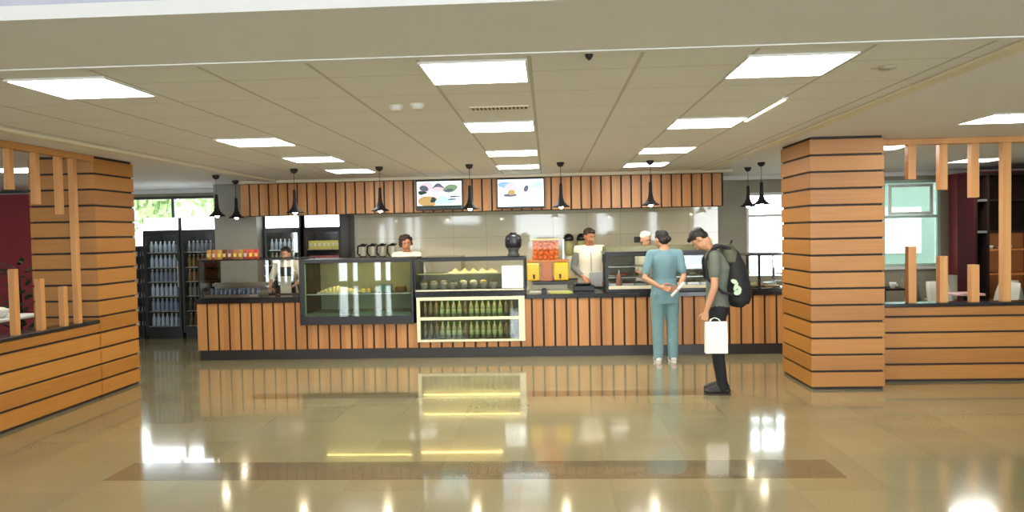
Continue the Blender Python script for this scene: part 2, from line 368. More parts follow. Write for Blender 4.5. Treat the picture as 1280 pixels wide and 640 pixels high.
pl = [(-4.8, 10.28, 'leftmost pendant lamp, black trumpet shade in front of the window'), (-4.96, 11.3, 'pendant lamp in front of the grey pillar, second from the left'),
      (-3.42, 9.65, 'pendant lamp hanging in front of the slats by the lit fridge headers'), (-2.25, 9.65, 'pendant lamp above the curved-front pastry case, left of both screens'),
      (-1.03, 9.65, 'pendant lamp hanging between the two menu screens'), (.19, 9.68, 'pendant lamp just right of the right menu screen'),
      (1.39, 9.75, 'pendant lamp above the person in teal, in front of the slats'), (3.09, 11.25, 'pendant lamp before the bright right window, left one of that pair'),
      (3.05, 10.42, 'pendant lamp before the bright right window, right one of that pair')]
for x, y, lb in pl:
    if base is None: base = pendant(x, y); base['label'] = lb
    else: dup(base, (x, y, 2.03), lb)
b = MB(); b.box(-.56, -.12, 5.31, 5.42, ZC-.008, ZC); 
t = thing('air_vent', (-.34, 5.36, ZC-.012), 'slim slotted air vent between the two nearest middle ceiling panels', 'air vent')
b.build('vent_frame', CREAM, t); b = MB()
for i in range(14): b.box(-.54+i*.03, -.54+i*.03+.017, 5.33, 5.40, ZC-.012, ZC-.008)
b.build('grille', mat('vent_shadow_grey', (90, 86, 76), .7), t)
for x, y, lb in ((-1.07, 5.17, 'round white smoke detector, left of a pair on the ceiling'), (-.91, 5.13, 'round white smoke detector, right of a pair on the ceiling')):
    t = thing('smoke_detector', (x, y, ZC-.04), lb, 'smoke detector', 'ceiling detectors')
    MB().lathe((x, y, 0), [(.05, ZC), (.05, ZC-.015), (.03, ZC-.04), (.0, ZC-.04)][:3]).build('detector_body', WHITEM, t)
    MB().lathe((x, y, 0), [(.052, ZC), (.056, ZC-.004), (.052, ZC-.008)]).build('ring', CREAM, t)
tag(MB().lathe((.238, 3.86, 0), [(.022, ZC), (.02, ZC-.012), (.006, ZC-.03)]).build('sprinkler', BLACK), 'tiny dark sprinkler head on the near ceiling edge', 'sprinkler')
tag(MB().lathe((2.02, 4.38, 0), [(.05, ZC), (.048, ZC-.012), (.02, ZC-.02)]).build('ceiling_speaker', mat('dull_cream', (176, 168, 146), .7)), 'small round cover on the ceiling right of the nearest right light panel', 'speaker')
t = thing('linear_light', (1.72, 5.85, ZC-.02), 'thin lit strip light running away between the right-hand ceiling panels', 'strip light')
MB().box(1.705, 1.745, 5.3, 6.35, ZC-.012, ZC).build('housing', WHITEM, t); MB().box(1.715, 1.735, 5.32, 6.33, ZC-.018, ZC-.012).build('tube', emis('strip_tube', (255, 250, 220), 3), t)

# ------------------------------------------------------------------ screens on the bulkhead
def blob(b, cx, cz, rx, rz, y, n=18, mi=0, seed=0):
    rnd = random.Random(seed)
    ph = rnd.random()*6; k = rnd.choice((2, 3))
    v = [b.bm.verts.new((cx+rx*math.cos(a)*(1+.18*math.sin(k*a+ph)), y, cz+rz*math.sin(a)*(1+.18*math.sin(k*a+ph)))) for a in (2*PI*i/n for i in range(n))]
    f = b.bm.faces.new(v); f.material_index = mi
PCOL = {n: emis('screen_'+n, c, s*.48) for n, c, s in (('white', (232, 244, 250), 1.0), ('cyan', (170, 226, 222), .9), ('slate', (84, 88, 110), .8), ('green', (110, 140, 104), .8), ('ochre', (170, 140, 84), .8), ('rose', (214, 186, 196), .9), ('blue', (130, 170, 216), .9), ('dark', (30, 50, 44), .5), ('pale', (214, 232, 240), .95))}
def tv(x0, x1, z0, z1, label, pics, bars, f_=1.4):
    t = thing('menu_screen', ((x0+x1)/2, 11.4, z0), label, 'screen', 'menu screens on the bulkhead')
    MB().box(x0, x1, 11.40, 11.47, z0, z1).build('housing', BLACK, t, bevel=.006)
    MB().box((x0+x1)/2-.1, (x0+x1)/2+.1, 11.47, 11.50, z0+.12, z1-.12).build('wall_bracket', BLACK, t)
    s = MB().box(x0+.018, x1-.018, 11.396, 11.40, z0+.03, z1-.018).build('screen', PCOL['white'], t)
    w, h = x1-x0-.036, z1-z0-.048
    for i, (cx, cz, rx, rz, c) in enumerate(pics):
        b = MB(); blob(b, x0+.018+max(rx*f_*1.2, min(1-rx*f_*1.2, cx))*w, z0+.03+max(rz*f_*1.2, min(1-rz*f_*1.2, cz))*h, rx*w*f_, rz*h*f_, 11.3955-i*.0003, seed=i+int(x0*10)); b.build('menu_picture', PCOL[c], s)
    for i, (a, c, z, zz, cl) in enumerate(bars):
        b = MB(); b.box(x0+.018+a*w, x0+.018+c*w, 11.390, 11.3905, z0+.03+z*h, z0+.03+zz*h); b.build('menu_band', PCOL[cl], s)
tv(-2.08, -1.33, 2.10, 2.575, 'left menu screen, with a dark green band along its bottom', [(.13, .78, .12, .13, 'rose'), (.16, .74, .08, .07, 'slate'), (.08, .58, .07, .05, 'dark'), (.48, .78, .09, .09, 'slate'), (.5, .68, .13, .07, 'rose'), (.75, .72, .12, .1, 'green'), (.72, .66, .06, .04, 'slate'), (.25, .26, .14, .16, 'ochre'), (.37, .30, .05, .07, 'dark'), (.6, .28, .14, .12, 'cyan'), (.82, .4, .1, .05, 'pale'), (.8, .32, .08, .02, 'slate'), (.85, .42, .09, .02, 'slate')], [(0, 1, 0, .1, 'dark')])
tv(-.79, -.03, 2.10, 2.575, 'right menu screen, mostly white with faint pictures', [(.15, .8, .11, .1, 'blue'), (.3, .62, .13, .16, 'rose'), (.2, .45, .15, .1, 'pale'), (.27, .42, .09, .05, 'slate'), (.3, .52, .05, .08, 'ochre'), (.62, .65, .04, .08, 'slate'), (.63, .5, .09, .04, 'rose'), (.45, .2, .08, .06, 'cyan'), (.88, .78, .08, .1, 'cyan'), (.06, .2, .05, .08, 'rose')], [])

# ------------------------------------------------------------------ counter
YF = 9.9; ZT = .86
t = thing('serving_counter', (-.85, 10.3, 0), 'long serving counter clad in vertical orange slats on a black plinth', 'counter')
X0, X1 = -4.96, 3.6
MB().box(X0+.03, X1, YF+.0, YF+.78, 0, .135).build('plinth', PLINTH, t)
b = MB(); b.box(X0+.02, -3.45, YF+.02, YF+.74, .135, .80); b.box(-3.45, -1.86, YF+.02, YF+.74, .135, .48); b.box(-1.86, -.31, YF+.02, YF+.74, .135, .2); b.box(-.31, X1, YF+.02, YF+.74, .135, .80)
b.box(-3.45, -.31, YF+.70, YF+.74, .48, .80)
b.build('core', DARK, t)
b = MB(); x = X0; P = .158
while x < X1-.05:
    m = x+.06; zt = .80
    if -3.45 < m < -1.86: zt = .485
    elif -1.86 <= m < -.33: zt = .215
    b.box(x, x+P-.026, YF, YF+.02, .14, zt); x += P
b.build('cladding', WOOD_V, t, bevel=.003)
MB().box(X0, X0+.02, YF+.02, YF+.72, .14, .80).build('end_panel', WOOD_V, t)
MB().box(-.31, X1+.02, YF-.025, YF+.76, .80, ZT).build('worktop', BLACKTOP, t, bevel=.005)
MB().box(X0-.02, -3.455, YF-.025, YF+.76, .80, ZT).build('worktop', BLACKTOP, t, bevel=.005)

def frame_box(b, x0, x1, y0, y1, z0, z1, w=.025, skip=''):
    for x in (x0, x1-w):
        for y in (y0, y1-w): b.box(x, x+w, y, y+w, z0, z1)
    for z in (z0, z1-w):
        for y in (y0, y1-w): b.box(x0+w, x1-w, y, y+w, z, z+w)
        for x in (x0, x1-w): b.box(x, x+w, y0+w, y1-w, z, z+w)
STEEL_IN = mat('case_inner_grey', (120, 122, 108), .5); OLIVE = mat('case_back_olive', (156, 152, 126), .55)
# A: glass counter screen at left end
t = thing('glass_display_case', (-4.2, 10.2, ZT), 'low glass case at the left end of the counter, holding a tray of cans', 'display case')
b = MB(); frame_box(b, -4.94, -3.47, 9.93, 10.6, ZT, 1.42, .018); b.build('frame', BLACK, t)
MB().box(-4.93, -3.48, 9.935, 9.941, ZT+.02, 1.40).build('front_glass', GLASS, t)
MB().box(-4.935, -4.929, 9.95, 10.58, ZT+.02, 1.40).build('side_glass', GLASS, t)
MB().box(-4.92, -3.49, 9.95, 10.58, 1.405, 1.413).build('top_glass', GLASS, t)
# tray and cans
p = at(250, 371, 10.1)
t = thing('can_tray', (-4.47, 10.15, ZT), 'silver tray rack packed with small blue-grey cans, inside the left glass case', 'tray')
b = MB(); b.box(-4.9, -4.1, 10.0, 10.35, ZT, ZT+.015); b.box(-4.9, -4.1, 10.0, 10.012, ZT+.015, ZT+.055); b.box(-4.9, -4.1, 10.338, 10.35, ZT+.015, ZT+.21); b.box(-4.9, -4.888, 10.0, 10.35, ZT+.015, ZT+.1); b.box(-4.112, -4.1, 10.0, 10.35, ZT+.015, ZT+.1)
b.build('tray_base', CHROME, t); MB().box(-4.9, -4.1, 10.26, 10.337, ZT+.16, ZT+.2).build('tray_lip', CHROME, t)
CANM = mat('blue_grey_can', (112, 124, 146), .35, .3); can0 = None
for i in range(11):
    x = -4.83+i*.067
    if can0 is None:
        can0 = thing('drink_can', (x, 10.1, ZT+.016), 'one of the eleven blue-grey cans standing in the silver tray', 'can', 'cans in the silver tray')
        MB().lathe((x, 10.1, ZT+.016), [(.024, 0), (.029, .008), (.029, .11), (.024, .12)], 14).build('can_body', CANM, can0)
        MB().lathe((x, 10.1, ZT+.016), [(.023, .12), (.022, .124)], 14).build('lid', CHROME, can0)
    else: dup(can0, (x, 10.1, ZT+.016))
# snack packets along the top of case A
pk = [(210,150,60),(196,120,50),(220,170,80),(120,60,30),(150,70,60),(200,120,90),(190,150,60),(216,80,50),(226,84,62),(210,72,60)]
pn = ['amber', 'brown-orange', 'pale yellow', 'dark brown', 'maroon', 'salmon', 'mustard', 'orange-red', 'bright red', 'deep red']
for i, c in enumerate(pk):
    x = -4.90+i*.078
    t = thing('snack_packet', (x, 10.2, 1.414), '%s snack packet in the row on top of the left glass case' % pn[i], 'snack packet', 'snack packets on the glass case')
    m = mat('packet_%d' % i, c, .35, var=.25, scale=30)
    b = MB(); R = []
    for z, w, d in ((0, .034, .004), (.012, .034, .005), (.03, .033, .018), (.07, .033, .022), (.1, .033, .017), (.125, .034, .005), (.14, .034, .003)):
        R.append([(x+w*sx, 10.2+d*sy, 1.414+z) for sx, sy in ((-1, 0), (-.8, -1), (0, -1.2), (.8, -1), (1, 0), (.8, 1), (0, 1.2), (-.8, 1))])
    b.rings(R); b.build('packet_body', m, t)
    MB().box(x-.02, x+.02, 10.172, 10.1735, 1.45, 1.5).build('packet_label', mat('packet_label_%d' % (i % 3), ((236, 210, 120), (230, 200, 190), (250, 230, 90))[i % 3], .5), t)

# B: big pastry case
t = thing('pastry_display_case', (-2.66, 10.2, .485), 'large glass pastry case with a black frame, its pastries on the middle shelf', 'display case')
b = MB(); x0, x1, y0, y1 = -3.455, -1.865, 9.82, 10.58
b.box(x0, x1, y0, y1, .487, .60); b.box(x0, x0+.07, y0, y1, .60, 1.35); b.box(x1-.03, x1, y0, y1, .60, 1.35); b.box(x0, x1, y0, y0+.025, 1.345, 1.395); b.box(x0, x1, y0+.025, y1, 1.385, 1.395); b.box(x0, x1, y1-.02, y1, 1.345, 1.385)
b.build('frame', BLACK, t, bevel=.004)
MB().box(x0+.07, x1-.03, y0+.012, y0+.018, .60, 1.35).build('front_glass', GLASSG, t)
MB().box(x0+.07, x1-.03, y1-.03, y1-.02, .60, 1.35).build('back_panel', OLIVE, t)
MB().box(x0+.07, x1-.03, y0+.03, y1-.04, .60, .63).build('deck', STEEL_IN, t)
MB().box(x0+.07, x1-.03, y0+.10, y1-.10, .90, .908).build('glass_shelf', GLASSG, t)
MB().box(x0+.07, x1-.03, y0+.095, y0+.10, .897, .911).build('shelf_trim', WHITEM, t)
MB().box(x0+.3, x1-.1, y0+.085, y0+.115, 1.362, 1.38).build('light_tube', LAMPW, t)
MB().box(x0+.071, x0+.085, y0+.02, y0+.035, .62, 1.33).build('side_trim', mat('pale_green_edge', (150, 176, 140), .3), t)
MB().box(x0+.1, x1-.05, y0+.05, y0+.09, .63, .65).build('deck_trim', mat('deck_green', (96, 124, 88), .4), t)
tr = thing('pastry_tray', (-2.98, 10.15, .908), 'long white tray on the left part of the pastry case shelf', 'tray')
MB().box(-3.25, -2.72, 9.98, 10.28, .909, .918).build('tray_base', WHITEM, tr, bevel=.003)
b = MB(); b.box(-3.26, -3.25, 9.98, 10.28, .909, .93); b.box(-2.72, -2.71, 9.98, 10.28, .909, .93); b.build('tray_rim', WHITEM, tr)
PAST = mat('cream_pastry', (236, 220, 178), .6, var=.15, scale=40, bump=.3)
for i in range(9):
    x = -3.2+.055*i; h = (.02, .032, .045, .05, .055, .045, .04, .035, .028)[i]
    tag(fuse(MB().ball((x, 10.05, .918+h*.8), (.036, .05, h)).ball((x+.01, 10.08, .918+h*.95), (.026, .04, h*.8)), 'pastry', PAST, None, .006, 2), 'pale cream pastry in the heaped row on the white tray', 'pastry', 'pastries on the white tray')
for i, (dx, c, lb) in enumerate(((0, (214, 196, 92), 'yellow iced bun at the right end of the pastry row'), (.08, (190, 170, 90), 'small dull yellow bun right of the yellow iced bun'))):
    t = thing('bun', (-2.62+dx, 10.06, .91), lb, 'bun')
    MB().lathe((-2.62+dx, 10.06, .91), [(.02, 0), (.034, .015), (.036, .035), (.024, .055), (.006, .06)]).build('bun_body', mat('bun_%d' % i, c, .6), t)
    MB().lathe((-2.62+dx, 10.06, .912), [(.028, 0), (.04, .012), (.041, .02)][:2]).build('paper_cup', WHITEM, t)
for i, (x, c, lb) in enumerate(((-2.3, (86, 122, 116), 'teal box on the right of the pastry shelf'), (-2.15, (96, 62, 42), 'dark brown cake beside the teal box on the pastry shelf'))):
    t = thing('teal_box' if i == 0 else 'cake', (x, 10.15, .909), lb, 'box' if i == 0 else 'cake')
    if i == 0:
        MB().box(x-.1, x+.07, 10.05, 10.2, .909, 1.0).build('box_body', mat('teal_card', c, .5), t, bevel=.004); MB().box(x-.102, x+.072, 10.048, 10.202, 1.0, 1.012).build('lid', mat('teal_card', c, .5), t, bevel=.003)
    else:
        MB().lathe((x+.05, 10.15, .909), [(.08, 0), (.085, .01), (.085, .06), (.075, .07)], 28).build('sponge', mat('dark_cake', c, .6), t); MB().lathe((x+.05, 10.15, .98), [(.076, 0), (.07, .012), (.02, .016)], 28).build('icing', mat('pale_brown_icing', (150, 116, 80), .5), t)

# C: sandwich case above and bottle chiller below
t = thing('sandwich_display_case', (-1.08, 10.2, .82), 'glass case with sandwiches and bowls, above the white-framed bottle chiller', 'display case')
x0, x1, y0, y1 = -1.86, -.315, 9.88, 10.58
MB().box(x0, x1, y0, y1, .845, .925).build('base', BLACKTOP, t, bevel=.004)
b = MB(); frame_box(b, x0, x1, y0, y1, .925, 1.375, .022); b.box(x0+.022, x1-.022, y0, y0+.012, 1.335, 1.353); b.build('frame', BLACK, t)
b = MB(); b.box(x0+.022, x1-.022, y0-.004, y0+.018, .925, .945); b.build('front_sill', CREAM, t)
MB().box(x0+.022, x1-.022, y0+.006, y0+.012, .945, 1.353).build('front_glass', GLASS, t)
MB().box(x0+.022, x1-.022, y0+.022, y1-.022, 1.357, 1.363).build('top_glass', GLASS, t)
MB().box(x0+.022, x1-.022, y0+.2, y1-.022, 1.15, 1.157).build('glass_shelf', GLASSG, t)
MB().box(x0+.022, x1-.022, y0+.2, y0+.206, 1.145, 1.162).build('shelf_edge', mat('pale_olive_edge', (190, 190, 140), .4), t)
MB().box(x0+.03, -.68, y0+.075, y0+.095, 1.343, 1.354).build('light_tube', LAMPW, t)
MB().box(x0+.022, x1-.022, y1-.03, y1-.022, .925, 1.14).build('back_panel', OLIVE, t)
BREAD = mat('pale_bread', (222, 200, 150), .7, var=.12, scale=50); FILL = mat('dark_filling', (86, 60, 36), .7); GRN = mat('salad_green', (118, 130, 62), .7, var=.3, scale=40)
tr = thing('serving_tray', (-1.05, 10.25, 1.158), 'flat tray of sandwich halves on the upper glass shelf', 'tray'); MB().box(-1.4, -.72, 10.12, 10.4, 1.158, 1.168).build('tray_base', CREAM, tr, bevel=.003); MB().box(-1.41, -.71, 10.11, 10.12, 1.158, 1.182).build('tray_rim', CREAM, tr)
for i in range(5):
    x = -1.32+i*.13
    t = thing('sandwich_half', (x, 10.22, 1.169), 'triangular sandwich half standing in the row on the upper glass shelf', 'sandwich', 'sandwich halves on the upper shelf')
    for k, (dy, m) in enumerate(((-.02, BREAD), (0, FILL), (.02, BREAD))):
        b = MB(); b.rings([[(x-.058, 10.22+dy+s, 1.169), (x+.058, 10.22+dy+s, 1.169), (x, 10.22+dy+s, 1.229)] for s in (-.009, .009)], smooth=False); b.build('bread_slice' if m is BREAD else 'filling', m, t)
bowl_c = [('brown', (96, 80, 56)), ('olive', (120, 116, 70)), ('grey', (130, 128, 112)), ('dark green', (60, 72, 48)), ('cream', (210, 200, 160)), ('white', (226, 220, 190)), ('ochre', (184, 158, 84)), ('dark brown', (70, 56, 40))]
for i, (nm, c) in enumerate(bowl_c):
    x = -1.75+i*.14
    t = thing('food_tub', (x, 10.05, .926), 'tub of %s food in the front row inside the sandwich case' % nm, 'food tub', 'food tubs in the sandwich case')
    MB().lathe((x, 10.05, .926), [(.04, 0), (.055, .08), (.058, .11)], 18).build('tub_body', mat('clear_grey_tub', (150, 150, 130), .2), t)
    MB().lathe((x, 10.05, 1.034), [(.052, 0), (.045, .02), (.02, .03)], 18).build('food', mat('tub_food_%d' % i, c, .6, var=.3, scale=60), t)
# white menu box + grinder
t = thing('white_box', (-.49, 9.98, .926), 'plain white box standing at the right end of the sandwich case', 'box')
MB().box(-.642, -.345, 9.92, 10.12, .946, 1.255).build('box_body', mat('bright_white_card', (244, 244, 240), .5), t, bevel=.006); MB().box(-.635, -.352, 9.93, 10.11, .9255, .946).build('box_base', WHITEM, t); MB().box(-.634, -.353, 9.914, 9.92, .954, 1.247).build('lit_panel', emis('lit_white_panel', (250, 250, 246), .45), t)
t = thing('coffee_grinder', (-.49, 10.3, 1.38), 'black machine with a rounded hopper behind and above the white box', 'grinder')
gx, gy, gz = -.49, 10.3, 1.377
BLK2 = mat('smoky_black_plastic', (34, 34, 44), .25); 
MB().lathe((gx, gy, gz), [(.085, 0), (.088, .02), (.07, .05), (.075, .09), (.1, .12)], 24).build('base', mat('dark_grey_green', (62, 68, 62), .3), t)
MB().lathe((gx, gy, gz+.12), [(.1, 0), (.118, .03), (.12, .12), (.105, .17), (.07, .195), (.05, .2)], 24).build('hopper', BLK2, t)
MB().lathe((gx, gy, gz+.32), [(.05, 0), (.045, .02), (.02, .025)], 20).build('lid', BLACK, t)
# lower chiller
t = thing('bottle_chiller', (-1.08, 10.2, .22), 'white-framed under-counter chiller with green bottles, below the sandwich case', 'chiller')
x0, x1, y0, y1 = -1.83, -.33, 9.86, 10.58; z0, z1 = .222, .843
b = MB(); w = .045
b.box(x0, x0+w, y0, y0+.05, z0, z1); b.box(x1-.085, x1, y0, y0+.05, z0, z1); b.box(x0+w, x1-.085, y0, y0+.05, z0, z0+.03); b.box(x0+w, x1-.085, y0, y0+.05, z1-.045, z1); b.box(x0+w, x1-.085, y0, y0+.05, .525, .565)
b.build('frame', mat('cream_white_frame', (232, 228, 196), .35), t, bevel=.004)
b = MB(); b.box(x0, x1, y0+.05, y1, z0, z0+.03); b.box(x0, x1, y0+.05, y1, z1-.03, z1); b.box(x0, x0+.03, y0+.05, y1, z0+.03, z1-.03); b.box(x1-.03, x1, y0+.05, y1, z0+.03, z1-.03); b.box(x0+.03, x1-.03, y1-.03, y1, z0+.03, z1-.03); b.build('cabinet', mat('chiller_dark', (70, 66, 58), .5), t)
MB().box(x0+.03, x1-.03, y0+.06, y1-.03, .535, .55).build('shelf', STEEL_IN, t)
MB().box(x0+w, x1-.085, y0+.02, y0+.024, z0+.03, z1-.035).build('door_glass', GLASSG, t)
MB().box(x0+.06, x1-.1, y0+.075, y0+.095, z1-.041, z1-.031).build('light_tube', LAMPW, t)
MB().box(x0+.06, x1-.1, y0+.075, y0+.095, .5255, .5345).build('light_tube', LAMPW, t)
BOT = mat('green_bottle_plastic', (106, 116, 98), .25, var=.1); BOTD = mat('dark_bottle', (74, 68, 60), .3); CAPG = mat('green_cap', (60, 130, 60), .4)
def bottle(x, y, z, h, r, m, capm, label, grp, name='bottle'):
    t = thing(name, (x, y, z), label, 'bottle', grp)
    MB().lathe((x, y, z), [(r*.85, 0), (r, .01), (r, h*.62), (r*.75, h*.74), (r*.36, h*.86), (r*.34, h*.93)], 14).build('bottle_body', m, t)
    MB().lathe((x, y, z), [(r*.42, h*.93), (r*.42, h), (r*.3, h+.003)], 12).build('cap', capm, t)
    return t
LABW = mat('pale_bottle_label', (214, 216, 200), .5)
bk = {}
for zs, sh in ((.551, 'upper'), (.253, 'lower')):
    for i in range(16):
        x = -1.74+i*.0815
        green = (3 <= i <= 6) or (8 <= i <= 13)
        k = (green, sh)
        lb = '%s in the %s row of the white-framed chiller' % ('green bottle' if green else 'dark bottle', sh)
        if k not in bk:
            bk[k] = bottle(x, 10.02, zs, .225, .032, BOT if green else BOTD, CAPG if green else BLACK, lb, lb+'s')
            MB().lathe((x, 10.02, zs), [(.0325, .05), (.0328, .06), (.0328, .10), (.0325, .11)], 14).build('bottle_label', mat('lime_label', (136, 158, 118), .5) if green else mat('dull_label', (96, 92, 80), .5), bk[k])
        else: dup(bk[k], (x, 10.02, zs))

# ------------------------------------------------------------------ juice dispenser
t = thing('juice_dispenser', (.02, 10.3, ZT), 'orange juice machine full of oranges with two yellow tanks, on the counter', 'juice machine')
yc = 10.3
CLEAR = glass('clear_plastic', (.97, .96, .93), 1.2)
MB().box(-.27, .29, yc-.18, yc+.2, ZT, ZT+.03).build('foot', CREAM, t, bevel=.006)
MB().box(-.25, .27, yc+.02, yc+.18, ZT+.03, ZT+.16).build('pedestal', CREAM, t, bevel=.006)
MB().box(-.22, .36, yc-.2, yc+.0, ZT+.115, ZT+.16).build('drip_tray', BLACK, t, bevel=.006)
YEL = mat('yellow_juice', (232, 182, 22), .25, var=.12, scale=14)
for xa, xb in ((-.30, -.12), (.08, .29)): MB().box(xa, xb, yc-.14, yc+.1, ZT+.165, ZT+.42).build('juice_tank', YEL, t, bevel=.02)
MB().box(-.10, .06, yc-.1, yc+.12, ZT+.16, ZT+.44).build('press_unit', mat('copper_brown', (176, 104, 62), .35), t, bevel=.01)
MB().box(-.30, .30, yc-.1, yc+.14, ZT+.43, ZT+.46).build('deck', mat('orange_deck', (196, 124, 40), .4), t, bevel=.006)
MB().box(-.22, .15, yc+.10, yc+.12, ZT+.46, ZT+.74).build('hopper_back', mat('peach_panel', (232, 190, 136), .4), t)
MB().box(-.22, .15, yc-.14, yc-.135, ZT+.46, ZT+.74).build('hopper_front', CLEAR, t)
MB().box(-.235, .165, yc-.15, yc+.13, ZT+.735, ZT+.755).build('hopper_rim', mat('peach_panel', (232, 190, 136), .4), t, bevel=.004)
b = MB(); b.box(.21, .235, yc-.02, yc+.02, ZT+.46, ZT+.75); b.build('support_rod', CHROME, t)
for xt in (-.2, .17):
    MB().cone((xt, yc-.17, ZT+.2), (xt, yc-.17, ZT+.26), .012, .016, 12).build('tap', BLACK, t)
ORM = mat('orange_peel', (230, 112, 40), .5, var=.15, scale=60, bump=.15); o0 = None
for r_ in range(4):
    for c_ in range(5):
        x = -.185+c_*.074+(.012 if r_ % 2 else 0); z = ZT+.46+.036+r_*.064
        if o0 is None: o0 = tag(MB().ball((x, yc-.08, z), .036, seg=16).build('orange', ORM, origin=(x, yc-.08, z-.036)), 'orange heaped in the clear hopper of the juice machine', 'orange', 'oranges in the juice machine')
        else: dup(o0, (x, yc-.08, z-.036))
tag(MB().box(-.10, -.02, 10.0, 10.07, ZT, ZT+.05).ball((-.06, 10.035, ZT+.05), (.035, .03, .03)).build('card_reader', BLACK), 'small dark device on the counter before the juice machine', 'device')
t = thing('green_tray', (.14, 10.02, ZT), 'flat green and yellow tray on the counter below the juice machine', 'tray')
MB().box(.02, .33, 9.95, 10.1, ZT, ZT+.02).build('tray_base', mat('olive_green', (92, 104, 50), .5), t, bevel=.004); MB().box(.02, .33, 9.945, 9.955, ZT+.002, ZT+.03).build('tray_edge', mat('lime_edge', (190, 190, 90), .5), t)
t = thing('cash_register', (.42, 10.42, ZT), 'low black till under the vested man\'s hands', 'till')
MB().box(.36, .66, 10.3, 10.55, ZT, ZT+.075).build('till_body', BLACK, t, bevel=.008); MB().obox((.50, 10.36, ZT+.09), (.22, .12, .02), Euler((-.3, 0, 0))).build('keypad', BLK2, t)

# ------------------------------------------------------------------ hot food cabinet (right)
t = thing('hot_food_cabinet', (1.55, 10.35, ZT), 'long stainless hot food cabinet on the counter behind the two customers', 'food cabinet')
x0, x1, y0, y1 = .80, 2.32, 9.98, 10.6
MB().box(x0, x1, y0, y1, ZT, ZT+.045).build('base', BLACK, t, bevel=.004)
MB().box(x0+.03, x1-.03, y0-.02, y0+.02, ZT+.045, ZT+.09).build('front_ledge', mat('ledge_cream', (226, 216, 186), .4), t, bevel=.004)
b = MB(); b.box(x0, x0+.03, y0, y0+.03, ZT+.045, 1.40); b.box(x1-.03, x1, y0, y0+.03, ZT+.045, 1.40); b.box(x0, x0+.03, y1-.03, y1, ZT+.045, 1.40); b.box(x1-.03, x1, y1-.03, y1, ZT+.045, 1.40); b.build('upright', BLACK, t)
MB().box(x0-.02, x1+.02, y0-.03, y1, 1.385, 1.425).box(x0+.03, x1-.03, y0-.03, y0, 1.355, 1.385).build('canopy_rail', BLACK, t, bevel=.004)
b = MB(); R = [[(x, y0-.02+.0, 1.425), (x, y1, 1.425), (x, y1, 1.49), (x, y0+.12, 1.49), (x, y0+.01, 1.46)] for x in (x0, x1)]; b.rings(R, smooth=False); b.build('canopy', mat('beige_canopy', (92, 92, 62), .55, var=.2, scale=8), t)
MB().box(x0+.03, x1-.03, y0+.01, y0+.016, ZT+.09, 1.385).build('front_glass', GLASS, t)
MB().box(x0+.03, 1.27, y1-.02, y1-.01, ZT+.045, 1.385).box(1.72, x1-.03, y1-.02, y1-.01, ZT+.045, 1.385).build('back_panel', mat('steel_grey_dark', (88, 86, 76), .35, .4), t)
for z in (1.05, 1.2): MB().box(x0+.03, x1-.03, y0+.12, y1-.02, z, z+.012).build('wire_shelf', CHROME, t)
MB().box(x0+.08, x1-.08, y0+.05, y0+.08, 1.372, 1.385).build('heat_lamp', emis('heat_lamp_tube', (255, 220, 160), 3), t)
foods = [('brown roast', (110, 66, 40)), ('tomato red', (150, 64, 40)), ('mixed vegetable', (110, 110, 60)), ('pale rice', (210, 196, 150)), ('dark stew', (72, 50, 34)), ('golden fried', (176, 124, 56)), ('green bean', (74, 92, 44)), ('cream sauce', (200, 184, 140))]
for i, (nm, c) in enumerate(foods):
    x = x0+.13+i*.18; z = ZT+.046
    t = thing('food_pan', (x, 10.25, z), 'steel pan of %s food inside the hot food cabinet' % nm, 'food pan', 'pans in the hot food cabinet')
    b = MB(); a = .08
    b.box(x-a, x+a, 10.08, 10.42, z, z+.01); b.box(x-a, x-a+.006, 10.08, 10.42, z+.01, z+.07); b.box(x+a-.006, x+a, 10.08, 10.42, z+.01, z+.07); b.box(x-a+.006, x+a-.006, 10.08, 10.086, z+.01, z+.07); b.box(x-a+.006, x+a-.006, 10.414, 10.42, z+.01, z+.07)
    b.build('pan_body', CHROME, t)
    MB().ball((x, 10.25, z+.055), (a-.008, .155, .035)).build('food', mat('hot_food_%d' % i, c, .6, var=.35, scale=50, bump=.5), t)
for i in range(9):
    x = x0+.12+i*.16; z = 1.063
    t = thing('food_plate', (x, 10.3, z), 'small plate of food on the middle rack of the hot food cabinet', 'plate', 'plates on the hot cabinet racks')
    MB().lathe((x, 10.3, z), [(.03, 0), (.06, .012), (.064, .016)], 18).build('plate_body', WHITEM if i % 3 == 0 else CHROME, t)
    MB().ball((x, 10.3, z+.025), (.045, .045, .025)).build('food', MATS['hot_food_%d' % (i % 8)], t)
t = thing('sauce_bottle', (1.0, 10.04, ZT+.09), 'pinkish sauce bottle standing left inside the hot food cabinet', 'bottle')
t.location = (1.0, 10.05, 1.0)
t.location.z = ZT+.046
MB().lathe((.98, 10.045, ZT+.046), [(.035, 0), (.04, .02), (.038, .16), (.015, .21)], 14).build('bottle_body', mat('salmon_bottle', (186, 120, 96), .4), t); MB().lathe((.98, 10.045, ZT+.256), [(.013, 0), (.006, .05)], 10).build('nozzle', WHITEM, t)
